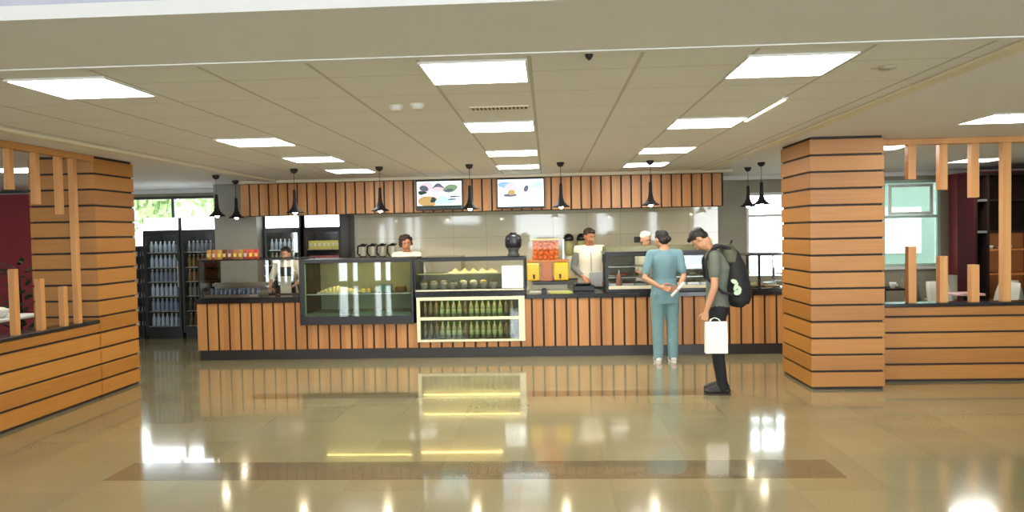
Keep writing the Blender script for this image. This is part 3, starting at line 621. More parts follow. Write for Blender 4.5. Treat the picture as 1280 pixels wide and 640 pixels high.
# small black-framed case at the right end
t = thing('glass_display_case', (3.05, 10.2, ZT), 'small black-framed glass case at the right end of the counter beside the window', 'display case')
b = MB(); frame_box(b, 2.70, 3.24, 9.95, 10.5, ZT, 1.36, .028); b.box(2.86, 2.89, 9.95, 9.98, ZT+.02, 1.34); b.build('frame', BLACK, t)
MB().box(2.73, 3.21, 9.96, 9.966, ZT+.03, 1.33).build('front_glass', GLASS, t)
MB().box(2.73, 3.21, 9.99, 10.46, 1.05, 1.058).build('glass_shelf', GLASSG, t)
tag(MB().ball((2.86, 10.2, ZT+.028+.035), (.06, .06, .035)).ball((2.95, 10.22, ZT+.028+.03), (.05, .05, .03)).build('bread_roll', BREAD), 'pale bread rolls on the floor of the small right glass case', 'bread')
t = thing('napkin_stack', (3.08, 10.2, ZT+.028), 'white napkin stack on a wooden board in the small right glass case', 'napkins')
MB().box(2.99, 3.19, 10.08, 10.36, ZT+.028, ZT+.05).build('board', mat('tan_board', (186, 130, 70), .5), t, bevel=.003); MB().box(3.02, 3.16, 10.12, 10.32, ZT+.05, ZT+.09).build('napkins', WHITEM, t, bevel=.004)

# ------------------------------------------------------------------ back shelf with vacuum jugs
t = thing('back_worktop', (-2.2, 12.55, 0), 'cream back worktop against the tiled wall carrying the steel jugs', 'worktop')
BW = mat('beige_laminate', (206, 186, 146), .4)
MB().box(-3.45, -1.5, 12.3, 12.92, 1.28, 1.33).build('worktop', BW, t, bevel=.004)
MB().box(-3.45, -1.5, 12.36, 12.92, 0, 1.28).build('cabinet', BW, t)
b = MB(); [b.box(-3.42+i*.48, -2.97+i*.48, 12.345, 12.36, .1, 1.24) for i in range(4)]; b.build('cabinet_doors', mat('pale_door', (196, 188, 166), .4), t, bevel=.004)
jug0 = None
for i, px in enumerate((454, 466, 478, 491)):
    p_ = at(px, 310, 12.5); x = p_.x; z = 1.331
    if jug0 is None:
        t = thing('vacuum_jug', (x, 12.5, z), '', 'jug', 'steel jugs on the back worktop'); jug0 = t
        MB().lathe((x, 12.5, z), [(.05, 0), (.055, .01), (.055, .16), (.04, .2)], 18).build('jug_body', mat('jug_cream_steel', (206, 200, 180), .25), t)
        MB().lathe((x, 12.5, z), [(.042, .2), (.045, .23), (.02, .25)], 18).build('lid', BLACK, t)
        MB().lathe((x, 12.5, z), [(.057, .0), (.058, .02), (.057, .03)], 18).build('foot_ring', BLACK, t)
        MB().tube([(x-.04, 12.5, z+.22), (x-.085, 12.47, z+.2), (x-.09, 12.46, z+.08), (x-.05, 12.48, z+.03)], .013).build('handle', BLACK, t)
        MB().cone((x+.04, 12.49, z+.22), (x+.08, 12.46, z+.235), .014, .008).build('spout', BLACK, t)
        t['label'] = 'steel jug with black lid, leftmost of four on the back worktop'
    else: dup(jug0, (x, 12.5, z), ['', 'steel jug with black lid, second from left of the four', 'steel jug with black lid, third from left of the four', 'steel jug with black lid, nearest the curly-haired person'][i])
# side worktop with two dispensers behind the vested man
t = thing('back_worktop', (.6, 12.55, 0), 'second back worktop behind the vested man and the hot food cabinet', 'worktop')
MB().box(0.1, 2.9, 12.3, 12.92, .92, .96).build('worktop', BW, t, bevel=.004); MB().box(0.1, 2.9, 12.36, 12.92, 0, .92).build('cabinet', STEEL_IN, t)
for px, lb in ((711, 'black-domed drinks dispenser behind the vested man, left of two'), (727, 'black-domed drinks dispenser just behind the vested man\'s head')):
    p_ = at(px, 300, 12.5); x = p_.x; z = .961
    t = thing('drinks_dispenser', (x, 12.5, z), lb, 'dispenser', 'black-domed dispensers')
    MB().lathe((x, 12.5, z), [(.09, 0), (.09, .3), (.07, .34)], 18).build('dispenser_base', mat('cream_white', (226, 224, 206), .4), t)
    MB().lathe((x, 12.5, z+.34), [(.06, 0), (.08, .05), (.085, .2), (.07, .26)], 18).build('drinks_tank', mat('pale_olive_liquid', (176, 172, 110), .25), t)
    MB().lathe((x, 12.5, z+.6), [(.085, 0), (.09, .03), (.07, .09), (.03, .12)], 18).build('lid', BLACK, t)
tag(MB().box(1.54, 1.68, 12.88, 12.93, 1.50, 1.60).build('wall_phone', BLACK, bevel=.008), 'small black box fixed on the cream tiled wall', 'wall box')
p_ = None

# ------------------------------------------------------------------ drinks fridges
def fridge(x0, x1, y0, header, label, side):
    zt = 2.10; d = .62; y1 = y0+d
    t = thing('drinks_fridge', ((x0+x1)/2, (y0+y1)/2, 0), label, 'fridge')
    b = MB(); b.box(x0, x0+.03, y0+.03, y1, .1, zt); b.box(x1-.03, x1, y0+.03, y1, .1, zt); b.box(x0+.03, x1-.03, y1-.03, y1, .1, zt); b.box(x0+.03, x1-.03, y0+.03, y1-.03, .1, .16); b.box(x0+.03, x1-.03, y0+.03, y1-.03, 1.86, zt); b.box(x0+.02, x1-.02, y0+.06, y1, 0, .1)
    b.build('cabinet', BLACK, t)
    MB().box(x0+.03, x1-.03, y0-.005, y0+.03, 1.885, zt-.005).build('header', HEADER if header else BLACK, t, bevel=.006)
    b = MB(); b.box(x0, x0+.045, y0, y0+.03, .12, 1.87); b.box(x1-.045, x1, y0, y0+.03, .12, 1.87); b.box(x0+.045, x1-.045, y0, y0+.03, .12, .2); b.box(x0+.045, x1-.045, y0, y0+.03, 1.8, 1.87)
    dr = b.build('door', BLACK, t); MB().box(x1-.04, x1-.02, y0-.035, y0-.0, .9, 1.35).build('handle', CHROME, dr, bevel=.004)
    MB().box(x0+.045, x1-.045, y0+.012, y0+.017, .2, 1.8).build('door_glass', GLASS, dr)
    MB().box(x0+.06, x1-.06, y0+.05, y0+.07, 1.82, 1.84).build('light_tube', emis('cool_fridge_tube', (225, 235, 255), 14), t)
    zs = [.22, .48, .74, .99, 1.24, 1.50]
    for z in zs: MB().box(x0+.03, x1-.03, y0+.06, y1-.04, z-.012, z).build('shelf', CHROME, t)
    return zs
FR = [(-6.98, -6.33, 12.1, True, 'tall black drinks fridge with blue-lit shelves, left of the pair under the left window', 'left-hand fridge'),
      (-6.31, -5.68, 12.1, True, 'tall black drinks fridge beside the grey pillar, right of the left pair', 'fridge beside the grey pillar'),
      (-4.88, -4.25, 12.2, True, 'tall drinks fridge with lit white header behind the person in the dark apron', 'fridge behind the person in the dark apron'),
      (-4.19, -3.54, 12.2, True, 'tall drinks fridge with lit white header and yellow and pink packs, next to the jugs', 'fridge next to the jugs')]
SHN = ['bottom', 'fifth', 'fourth', 'third', 'second', 'top']
PALS = [[(170, 180, 204), (138, 152, 186), (190, 200, 222), (130, 142, 168), (190, 202, 226), (150, 158, 166)],
        [(120, 90, 60), (90, 70, 58), (124, 120, 110), (150, 96, 50), (132, 92, 44), (110, 112, 116)],
        [(90, 80, 60), (120, 110, 90), (70, 60, 50), (80, 70, 60), (196, 190, 176), (150, 160, 170)],
        [(110, 60, 50), (120, 110, 100), (90, 84, 70), (90, 84, 80), (206, 106, 118), (214, 192, 90)]]
for fi, (x0, x1, y0, hd, lb, nm) in enumerate(FR):
    zs = fridge(x0, x1, y0, hd, lb, nm)
    for si, z in enumerate(zs):
        h = .19 if si == 5 else .215
        c = PALS[fi][si]; m = mat('drink_%d_%d' % (fi, si), c, .3, var=.2, scale=20)
        box = (fi == 3 and si in (4, 5))
        n = 7
        lbl = ('%s on the %s shelf of the %s') % ('carton' if box else 'bottle', SHN[si], nm)
        first = None
        for i in range(n):
            x = x0+.085+i*(x1-x0-.17)/(n-1); y = y0+.13
            if first is None:
                if box:
                    first = thing('drink_carton', (x, y, z), lbl, 'carton', lbl)
                    MB().box(x-.038, x+.038, y-.03, y+.04, z, z+.15).build('carton_body', m, first); MB().box(x-.02, x+.02, y-.032, y-.03, z+.05, z+.11).build('carton_label', LABW, first)
                else:
                    first = thing('drink_bottle', (x, y, z), lbl, 'bottle', lbl); r = .031
                    MB().lathe((x, y, z), [(r*.85, 0), (r, .01), (r, h*.62), (r*.75, h*.74), (r*.36, h*.86), (r*.34, h*.93)], 10).build('bottle_body', m, first)
                    MB().lathe((x, y, z), [(r*.42, h*.93), (r*.42, h)], 8).build('cap', LABW, first)
            else: dup(first, (x, y, z))
# slim dark rack left of the fridges
t = thing('bottle_rack', (-7.2, 12.35, 0), 'slim black rack with small packets, left of the left-hand fridge', 'rack')
b = MB(); frame_box(b, -7.5, -7.03, 12.15, 12.6, 0, 1.62, .025); b.build('frame', BLACK, t)
MB().box(-7.48, -7.05, 12.56, 12.58, .03, 1.6).build('back_panel', BLK2, t)
for z in (.2, .45, .7, .95, 1.2, 1.42): MB().box(-7.475, -7.055, 12.175, 12.56, z, z+.015).build('shelf', BLACK, t)
rk = None
for si, z in enumerate((.2, .45, .7, .95, 1.2, 1.42)):
    for i in range(3):
        x = -7.35+i*.12
        if rk is None:
            rk = thing('packet', (x, 12.3, z+.015), 'small pale packet standing on a shelf of the slim black rack', 'packet', 'packets on the slim rack')
            MB().box(x-.035, x+.035, 12.28, 12.32, z+.015, z+.1).build('packet_body', mat('dull_packet', (150, 140, 130), .5), rk, bevel=.006); MB().box(x-.03, x+.03, 12.279, 12.28, z+.03, z+.06).build('packet_label', LABW, rk)
        else: dup(rk, (x, 12.3, z+.015))

# ------------------------------------------------------------------ right-hand room: shelves, chairs, tables
SHB = mat('bookcase_back_wood', (176, 104, 44), .5, var=.15, scale=6); SHD = mat('near_black_wood', (38, 24, 20), .85, spec=.15)
struct(MB().box(7.0, 8.2, 12.2, 12.9299, 0, ZC-.07).build('wall_red_panel', REDW))
t = thing('bookcase', (7.6, 11.7, 0), 'tall bookcase with dark frame and orange wood back, behind the right partition', 'bookcase')
xa, xb, ya, yb = 6.62, 9.2, 11.5, 11.95
b = MB()
for x in (xa, 6.80, 7.62, 8.4, xb): b.box(x, x+.035, ya, yb, 0, 2.45)
b.box(xa, xb+.035, ya, yb, 2.45, 2.5); b.build('frame', SHD, t)
MB().box(6.60, 6.62, ya, yb, 0, 2.5).build('side_panel', mat('deep_maroon_panel', (74, 24, 30), .85, spec=.15), t); MB().box(6.835, xb, yb-.02, yb, 0, 1.55).build('back_panel', SHB, t)
MB().box(6.835, xb, yb-.02, yb, 1.55, 2.45).build('back_panel', SHD, t)
MB().box(xa+.035, 6.80, yb-.02, yb, 0, 2.45).build('side_panel', REDW, t)
for z in (1.56, 2.05): MB().box(xa+.035, 6.80, ya, yb-.02, z, z+.035).build('shelf', CHROME, t)
for z in (.5, .9, 1.28, 1.56, 2.05): MB().box(6.835, xb, ya, yb-.02, z, z+.03).build('shelf', SHD if z > 1.5 else SHB, t)
for i, (dx, w, h, c, lb) in enumerate(((0, .09, .05, (232, 226, 206), 'small white bowl on the middle shelf of the bookcase'), (.14, .12, .03, (214, 190, 150), 'flat cream plate stack beside the white bowl in the bookcase'), (.3, .06, .04, (220, 206, 180), 'tiny cream cup on the bookcase shelf beside the plates'))):
    x = 6.92+dx
    t = thing(('bowl', 'plate_stack', 'cup')[i], (x, 11.62, 1.31), lb, ('bowl', 'plates', 'cup')[i])
    MB().lathe((x, 11.62, 1.311), [(w*.25, 0), (w*.45, h*.7), (w*.5, h)], 18).build('body', mat('crockery_%d' % i, c, .3), t)
    MB().lathe((x, 11.62, 1.311), [(w*.28, 0), (w*.28, .004)], 18).build('foot', WHITEM, t)
SEATW = mat('pale_grey_shell', (196, 196, 184), .4); SEATB = mat('taupe_shell', (130, 116, 92), .5); LEGM = mat('dark_leg_metal', (36, 34, 34), .4)
def chair(x, y, rot, m, label, s=1.0):
    t = thing('shell_chair', (0, 0, 0), label, 'chair', 'shell chairs beyond the right partition')
    MB().box(-.21, .21, -.2, .2, .43, .46).build('seat', m, t, bevel=.012)
    b = MB(); R = []
    for z, y_, w in ((.45, .19, .2), (.55, .215, .205), (.7, .25, .2), (.84, .29, .17)):
        R.append([(-w, y_-.03, z), (-w*.5, y_+.005, z), (w*.5, y_+.005, z), (w, y_-.03, z), (w, y_-.012, z), (w*.5, y_+.025, z), (-w*.5, y_+.025, z), (-w, y_-.012, z)])
    b.rings(R); b.build('backrest', m, t)
    for sx in (-1, 1):
        for sy in (-1, 1): MB().cone((sx*.16, sy*.15, .43), (sx*.2, sy*.2, 0), .012, .01, 8).build('leg', LEGM, t)
    t.location = (x, y, 0); t.rotation_euler = (0, 0, rot)
def table(x, y, label, topm, w=.7, zt=.74):
    t = thing('cafe_table', (0, 0, 0), label, 'table')
    MB().box(-w/2, w/2, -w/2, w/2, zt-.03, zt).build('tabletop', topm, t, bevel=.006)
    MB().cone((0, 0, .03), (0, 0, zt-.03), .035, .035).build('pedestal', LEGM, t)
    MB().lathe((0, 0, 0), [(.24, 0), (.24, .015), (.05, .035)], 24).build('base', LEGM, t)
    t.location = (x, y, 0)
p1 = at(1112, 353, 11.3); table(p1.x, 11.5, 'dark square table just right of the wood column, below the pale window', SHD, .5, .74)
p1 = at(1206, 360, 10.4); table(p1.x, 10.4, 'small table with a pinkish white top between the second and third posts', mat('pink_white_top', (214, 170, 168), .4), .36, .74)
p1 = at(1116, 352, 11.35)
t = thing('cup', (p1.x, 11.35, .74), 'white cup standing on the dark table right of the column', 'cup'); MB().lathe((p1.x, 11.35, .74), [(.03, 0), (.045, .06), (.05, .09)], 16).build('cup_body', WHITEM, t); MB().tube([(p1.x+.045, 11.35, .81), (p1.x+.075, 11.35, .79), (p1.x+.045, 11.35, .765)], .006).build('handle', WHITEM, t)
for px, Y, rot, m, lb in ((1156, 11.7, .6, SEATB, 'taupe shell chair right of the first standing post'), (1178, 12.5, -.9, SEATW, 'pale shell chair partly behind the second standing post'),
                       (1187, 11.0, .2, SEATW, 'white shell chair with its back beside the second post, before the red wall'), (1243, 10.75, -PI/2+.25, SEATW, 'large white shell chair tilted back right of the third standing post'), (1285, 10.9, .4, SEATW, 'white shell chair at the right edge of the picture')):
    p1 = at(px, 360, Y); chair(p1.x, Y, rot, m, lb)
# ------------------------------------------------------------------ left-hand room behind the posts
struct(MB().box(-11.99, -7.85, 12.2, 12.3, 0, ZC-.07).build('wall_red_left', REDW))
p1 = at(2, 388, 8.6); table(p1.x-.1, 8.6, 'white table at the left edge behind the posts', WHITEM, .8, .8)
p1 = at(3, 375, 8.55)
t = thing('fruit_bowl', (p1.x, 8.5, .8), 'white bowl on the table at the left edge', 'bowl'); MB().lathe((p1.x, 8.5, .8), [(.05, 0), (.1, .05), (.12, .1), (.11, .1)], 20).build('bowl_body', WHITEM, t); MB().ball((p1.x, 8.5, .88), (.09, .09, .05)).build('contents', mat('pale_contents', (226, 222, 200), .5), t)
LEAF = mat('dark_leaf', (40, 52, 34), .5, var=.3); 
def plant(x, y, h, label, n=60):
    t = thing('potted_plant', (x, y, 0), label, 'plant')
    MB().lathe((x, y, 0), [(.13, 0), (.17, .34), (.18, .36), (.15, .36)], 20).build('pot', LEGM, t)
    MB().lathe((x, y, .33), [(.15, 0), (.14, .015)], 16).build('soil', SHD, t)
    b = MB(); rnd = random.Random(3)
    for i in range(n):
        a = rnd.random()*2*PI; z = .4+rnd.random()*(h-.45); r = .05+.22*rnd.random(); c = Vector((x+r*math.cos(a), y+r*math.sin(a), z))
        d = Vector((math.cos(a), math.sin(a), rnd.uniform(-.2, .8))).normalized(); s_ = d.cross(Vector((0, 0, 1))).normalized()*.035; n_ = d.cross(s_).normalized()*.003
        L_ = .16
        v = [c-d*.02, c+d*L_*.5+s_, c+d*L_, c+d*L_*.5-s_]
        b.rings([[p+n_ for p in v], [p-n_ for p in v]], smooth=False)
    b.build('foliage', LEAF, t); MB().tube([(x, y, .34), (x+.02, y, h*.6), (x-.01, y, h-.12)], .014).build('stem', SHD, t)
p1 = at(24, 360, 9.6); plant(p1.x, 9.6, 1.5, 'dark leafy plant in front of the red wall, behind the left posts', 90)

# ------------------------------------------------------------------ outside the windows
struct(MB().box(-30, 40, 13.25, 60, -.5, -.15).build('ground', mat('outside_paving', (150, 150, 140), .9)))
def tree(x, y, h, r, label):
    t = thing('tree', (x, y, -.15), label, 'tree', 'trees outside the left window')
    MB().cone((x, y, -.15), (x, y, h*.6), .14, .08).build('trunk', mat('bark', (90, 74, 56), .9), t)
    b = MB(); rnd = random.Random(int(x*10))
    for i in range(500):
        d = Vector((rnd.gauss(0, 1), rnd.gauss(0, 1), rnd.gauss(0, 1))).normalized()*rnd.uniform(.5, 1)
        c = Vector((x, y, h-r*.8))+Vector((d.x*r, d.y*r, d.z*r*.8)); q = Euler((rnd.random()*6, rnd.random()*6, rnd.random()*6))
        b.obox(c, (.3, .16, .012), q)
    b.build('foliage', mat('pale_leaf', (128, 150, 96), .7, var=.3, scale=2), t)
for x, y, h, r in ((-12.2, 20.5, 4.4, 1.5), (-8.9, 21, 4.9, 1.6), (-12.3, 26.5, 5.4, 1.9)):
    tree(x, y, h, r, {-12.2: 'leafy tree seen through the left pane above the fridges', -8.9: 'leafy tree seen through the right pane above the fridges', -12.3: 'taller leafy tree behind the two others outside the left window'}[x])
# pale green building outside the right window
t = thing('neighbour_building', (14, 24, -.15), 'pale green building seen through the right-hand window', 'building')
b = MB(); b.box(10.2, 20, 24, 28, -.15, 7); b.build('wall', mat('pale_green_render', (122, 136, 126), .8, var=.08, scale=.6), t)
for i in range(3):
    for k in range(2): MB().box(10.9+i*2.2, 12.1+i*2.2, 23.96, 24.0, .8+k*2.6, 2.3+k*2.6).build('window', mat('pale_window', (190, 206, 200), .2), t)
MB().box(10.1, 20.1, 23.9, 24, 3.1, 3.25).build('ledge', WHITEM, t)

# ------------------------------------------------------------------ people
SK1 = mat('skin_light', (196, 146, 112), .5, var=.05); SK2 = mat('skin_tan', (176, 120, 84), .5, var=.05); SK3 = mat('skin_brown', (184, 124, 86), .5, var=.05)
HAIRD = mat('dark_hair', (28, 20, 18), .5, var=.3, scale=90, bump=.6); HAIRB = mat('brown_hair', (52, 32, 22), .55, var=.3, scale=90, bump=.6)
EYEW = mat('eye_white', (225, 220, 212), .3); EYED = mat('eye_dark', (24, 16, 14), .2); LIP = mat('lip', (150, 84, 74), .5); BROW = mat('brow', (36, 26, 20), .7)
def V(*a): return Vector(a)
def hand(b, W, d, n, t, s=1.0, curl=.35, thumb_close=.3):
    d = d.normalized(); n = (n - d*n.dot(d)).normalized(); t = (t - d*t.dot(d) - n*t.dot(n)).normalized()
    b.cap(W, W+d*.03*s, .024*s, .026*s, 10)
    for i, (off, ln, r) in enumerate(((.030, .072, .0092), (.010, .080, .0095), (-.011, .074, .0092), (-.030, .058, .0082))):
        K = W+d*(.088-.004*abs(i-1))*s+t*off*s; b.cap(W+d*.02*s+t*off*.5*s, K, .0155*s, .0125*s, 8)
        c = K; dd = d.copy(); ax = t
        for j, f in enumerate((.45, .32, .23)):
            dd = Matrix.Rotation(curl*(1+.25*j)*(1 if True else 0), 3, ax) @ dd if (Matrix.Rotation(.1, 3, ax) @ d).dot(n) > d.dot(n) else Matrix.Rotation(-curl*(1+.25*j), 3, ax) @ dd
            e = c+dd*ln*f*s; b.cap(c, e, r*s*(1-.08*j), r*s*(1-.08*(j+1)), 8); c = e
    c = W+d*.028*s+t*.022*s; dd = (d*.62+t*.75+n*.25).normalized(); e = c+dd*.045*s; b.cap(c, e, .014*s, .0115*s, 8)
    dd = (d*(.8)+t*(.5-thumb_close)+n*.45).normalized(); f = e+dd*.034*s; b.cap(e, f, .0112*s, .010*s, 8); g = f+(dd+n*.2).normalized()*.026*s; b.cap(f, g, .010*s, .0085*s, 8)
def head_parts(b, N, H, R, s, t, skin_hair=None):
    """head solids; H = head centre, R = rotation, face toward local +y"""
    q = lambda x, y, z: H + R @ Vector((x*s, y*s, z*s))
    E3 = R.to_euler()
    b.cap(N, q(0, -.02, -.06), .052*s, .05*s)
    b.ball(q(0, -.012, .025), (.076*s, .094*s, .088*s), E3, 18); b.ball(q(0, .022, -.03), (.062*s, .068*s, .078*s), E3, 16); b.ball(q(0, .052, -.085), (.034*s, .03*s, .026*s), E3, 12)
    b.ball(q(0, .085, -.018), (.012*s, .018*s, .024*s), E3, 10); b.ball(q(0, .096, -.03), (.015*s, .013*s, .011*s), E3, 10)
    for sx in (-1, 1):
        b.ball(q(sx*.078, -.008, -.01), (.01*s, .02*s, .032*s), E3, 10); b.ball(q(sx*.036, .045, -.04), (.026*s, .03*s, .026*s), E3, 10)
def face(t, H, R, s):
    q = lambda x, y, z: H + R @ Vector((x*s, y*s, z*s)); E3 = R.to_euler()
    for sx in (-1, 1):
        e = MB().ball(q(sx*.03, .0785, .004), (.012*s, .006*s, .0045*s), E3, 10).build('eye', EYEW, t); MB().ball(q(sx*.03, .0835, .004), (.0055*s, .004*s, .0048*s), E3, 8).build('iris', EYED, e)
        MB().ball(q(sx*.031, .082, .026), (.02*s, .006*s, .0045*s), E3, 8).build('eyebrow', BROW, t)
    MB().ball(q(0, .089, -.058), (.024*s, .007*s, .0065*s), E3, 10).build('mouth', LIP, t)
def loft(b, rings, n=20):
    """closed solid through (centre, rx, ry) horizontal ellipses"""
    b.rings([[Vector(c)+Vector((rx*math.cos(2*PI*i/n), ry*math.sin(2*PI*i/n), 0)) for i in range(n)] for c, rx, ry in rings])
def person(loc, rot, label, J, skin, top, pants, shoes, hair, s=1.0, sleeve=.6, hands=None, headrot=(0, 0), torso=(1, 1), top_hem=-.1, showface=True, legs_straight=True, hairfn=None, topname='shirt', fold=.010, legw=1.0):
    t = thing('person', (0, 0, 0), label, 'person')
    t.location = (0, 0, 0)
    yaw, pit = headrot
    R = (Matrix.Rotation(yaw, 3, 'Z') @ Matrix.Rotation(-pit, 3, 'X'))
    H = J['head']; N = J['neck']
    W_, D_ = torso
    P, Wst, C, S = J['pelvis'], J['waist'], J['chest'], J['shl']
    # body
    b = MB(); head_parts(b, N, H, R, s, t)
    rings = [(P-V(0, 0, .10*s), .135*s, .10*s), (P, .16*s, .11*s), (Wst, .125*s, .095*s), (C, .145*s, .11*s), (C+(S-C)*.7, .15*s, .095*s), (S+V(0, 0, .03*s), .07*s, .06*s), (N, .05*s, .05*s)]
    loft(b, [(c, rx*W_, ry*D_) for c, rx, ry in rings])
    for k in ('L', 'R'):
        sh, el, wr = J['sh'+k], J['el'+k], J['wr'+k]
        b.cap(S+(sh-S)*.25, sh, .05*s, .048*s); b.cap(sh, el, .046*s, .036*s); b.cap(el, el+(wr-el)*.35, .037*s, .036*s); b.cap(el+(wr-el)*.35, wr, .036*s, .024*s)
        hd, hn, ht, hc = hands[k]; hand(b, wr, V(*hd), V(*hn), V(*ht), s, hc)
        hp, kn, an = J['hip'+k], J['kn'+k], J['an'+k]
        b.cap(hp, kn, .078*s, .05*s); b.cap(kn, kn+(an-kn)*.35, .05*s, .05*s); b.cap(kn+(an-kn)*.35, an, .05*s, .034*s); b.cap(an, an+V(0, .12*s, -.045*s), .034*s, .026*s)
    fuse(b, 'body', skin, t, .0065, 3)
    if showface: face(t, H, R, s)
    # top garment
    b = MB(); g = .016*s
    hem = P+V(0, 0, top_hem*s)
    rings = [(hem, .178*s, .125*s), (P+V(0, 0, .02), .175*s, .122*s), (Wst, .146*s, .112*s), (C, .165*s, .127*s), (C+(S-C)*.7, .165*s, .112*s), (S+V(0, 0, .03*s), .085*s, .075*s)]
    loft(b, [(c, rx*W_, ry*D_) for c, rx, ry in rings], 24)
    for k in ('L', 'R'):
        sh, el, wr = J['sh'+k], J['el'+k], J['wr'+k]
        b.cap(S+(sh-S)*.15+V(0, 0, -.01), sh, .064*s, .060*s)
        if sleeve <= 1: b.cap(sh, sh+(el-sh)*sleeve, .060*s, .056*s)
        else: b.cap(sh, el, .060*s, .049*s); b.cap(el, el+(wr-el)*(sleeve-1), .049*s, .040*s)
    if topname: fuse(b, topname, top, t, .009, 5, fold)
    # trousers
    b = MB(); loft(b, [(P-V(0, 0, .13*s), .165*s*W_, .115*s*D_), (P, .172*s*W_, .118*s*D_), (P+V(0, 0, .1*s), .15*s*W_, .11*s*D_)], 24)
    for k in ('L', 'R'):
        hp, kn, an = J['hip'+k], J['kn'+k], J['an'+k]
        b.cap(hp, kn, .092*s*legw, .068*s*legw); b.cap(kn, an-V(0, 0, .02), .068*s*legw, .056*s*legw)
    fuse(b, 'trousers', pants, t, .009, 5, .012)
    for k in ('L', 'R'):
        an = J['an'+k]; q = V(an.x, an.y, 0); b = MB(); fd = J.get('toe'+k, V(0, 1, 0)); sd = V(-fd.y, fd.x, 0)
        e = Euler((0, 0, math.atan2(fd.y, fd.x)-PI/2))
        b.cap(an-V(0, 0, .01), q+V(0, 0, .05), .045*s, .045*s); b.cap(an-V(0, 0, .015), q+fd*.12*s+V(0, 0, .046), .046*s, .036*s); b.ball(q-fd*.03*s+V(0, 0, .045), (.042*s, .05*s, .04), e); b.ball(q+fd*.06*s+V(0, 0, .042), (.045*s, .08*s, .038), e); b.ball(q+fd*.13*s+V(0, 0, .035), (.046*s, .065*s, .03), e)
        sh = fuse(b, 'shoe', shoes[0], t, .008, 2)
        b = MB(); n = 20; R2 = []
        for z in (0, .016): R2.append([q+fd*(.055*s+.135*s*math.cos(a))+sd*(.046*s*math.sin(a))+V(0, 0, z) for a in (2*PI*i/n for i in range(n))])
        b.rings(R2); b.build('sole', shoes[1], sh)
    q = lambda x, y, z: H + R @ Vector((x*s, y*s, z*s))
    if hairfn: hairfn(t, q, R.to_euler(), s)
    # place: everything was built about the world origin; the Empty carries it
    t.location = loc; t.rotation_euler = (0, 0, rot)
    return t
def joints(s=1.0, lean=0, **kw):
    J = dict(pelvis=V(0, 0, .93), waist=V(0, .01, 1.08), chest=V(0, 0, 1.27), shl=V(0, -.01, 1.42), neck=V(0, 0, 1.50), head=V(0, .02, 1.60),
             shL=V(-.18, -.01, 1.40), shR=V(.18, -.01, 1.40), elL=V(-.23, -.03, 1.12), elR=V(.23, -.03, 1.12), wrL=V(-.22, .05, .87), wrR=V(.22, .05, .87),
             hipL=V(-.09, 0, .88), hipR=V(.09, 0, .88), knL=V(-.095, .02, .49), knR=V(.095, .02, .49), anL=V(-.10, -.02, .09), anR=V(.10, -.02, .09))
    for k, v in kw.items():
        if k in J or k.startswith('toe'): J[k] = V(*v)
    return {k: (v*s if not k.startswith('toe') else v) for k, v in J.items()}
def hair_bun(t, q, E, s):
    b = MB(); b.ball(q(0, -.02, .035), (.084*s, .098*s, .088*s), E, 18); b.ball(q(0, -.06, -.02), (.075*s, .05*s, .06*s), E); b.ball(q(.02, -.115, -.015), (.042*s, .042*s, .042*s), E); b.ball(q(0, .0, .085), (.07*s, .07*s, .045*s), E)
    fuse(b, 'hair', HAIRD, t, .007, 2, .008, .03); MB().ball(q(0, -.1, .0), (.03*s, .012*s, .03*s), E).build('hair_tie', LIP, t)
def hair_short(col):
    def f(t, q, E, s):
        b = MB(); b.ball(q(0, -.022, .042), (.082*s, .094*s, .082*s), E, 18); b.ball(q(0, -.055, -.005), (.074*s, .05*s, .06*s), E); b.ball(q(0, .04, .09), (.055*s, .045*s, .025*s), E)
        fuse(b, 'hair', col, t, .007, 2, .008, .03)
    return f
def hair_curly(t, q, E, s):
    b = MB(); rnd = random.Random(5)
    b.ball(q(0, -.03, .04), (.092*s, .095*s, .088*s), E, 16)
    for i in range(46):
        a = rnd.uniform(0, 2*PI); z = rnd.uniform(-.05, .12); r = .095*math.sqrt(max(.1, 1-((z-.03)/.12)**2))
        y = r*math.sin(a)-.03
        if y > .03 and z < .07: continue
        b.ball(q(r*math.cos(a), y, z), .022*s, seg=8)
    fuse(b, 'hair', HAIRB, t, .007, 1)
def hair_cap(capm, hair=HAIRD):
    def f(t, q, E, s):
        fuse(MB().ball(q(0, -.04, .0), (.08*s, .07*s, .07*s), E), 'hair', hair, t, .008, 2, .006, .03)
        b = MB(); b.ball(q(0, -.03, .068), (.086*s, .09*s, .055*s), E, 18); b.ball(q(0, -.02, .1), (.08*s, .09*s, .05*s), E, 16)
        fuse(b, 'cap', capm, t, .008, 3, .006, .06)
    return f
DENIM = mat('teal_denim', (112, 146, 150), .8, var=.15, scale=25); TEAL = mat('teal_tunic', (112, 148, 158), .8, var=.08, scale=8)
OLIVET = mat('olive_grey_shirt', (102, 108, 96), .85, var=.12, scale=10); BLKP = mat('black_jeans', (22, 22, 28), .8, var=.2, scale=20)
WHV = mat('cream_white_cloth', (236, 228, 204), .8, var=.04); GREYPL = mat('grey_plaid', (112, 112, 104), .8, var=.3, scale=60)
SNW = (mat('white_sneaker', (222, 206, 200), .5), mat('white_rubber', (232, 230, 224), .5)); SNB = (mat('black_shoe', (34, 28, 24), .5), mat('brown_rubber', (52, 42, 34), .6))

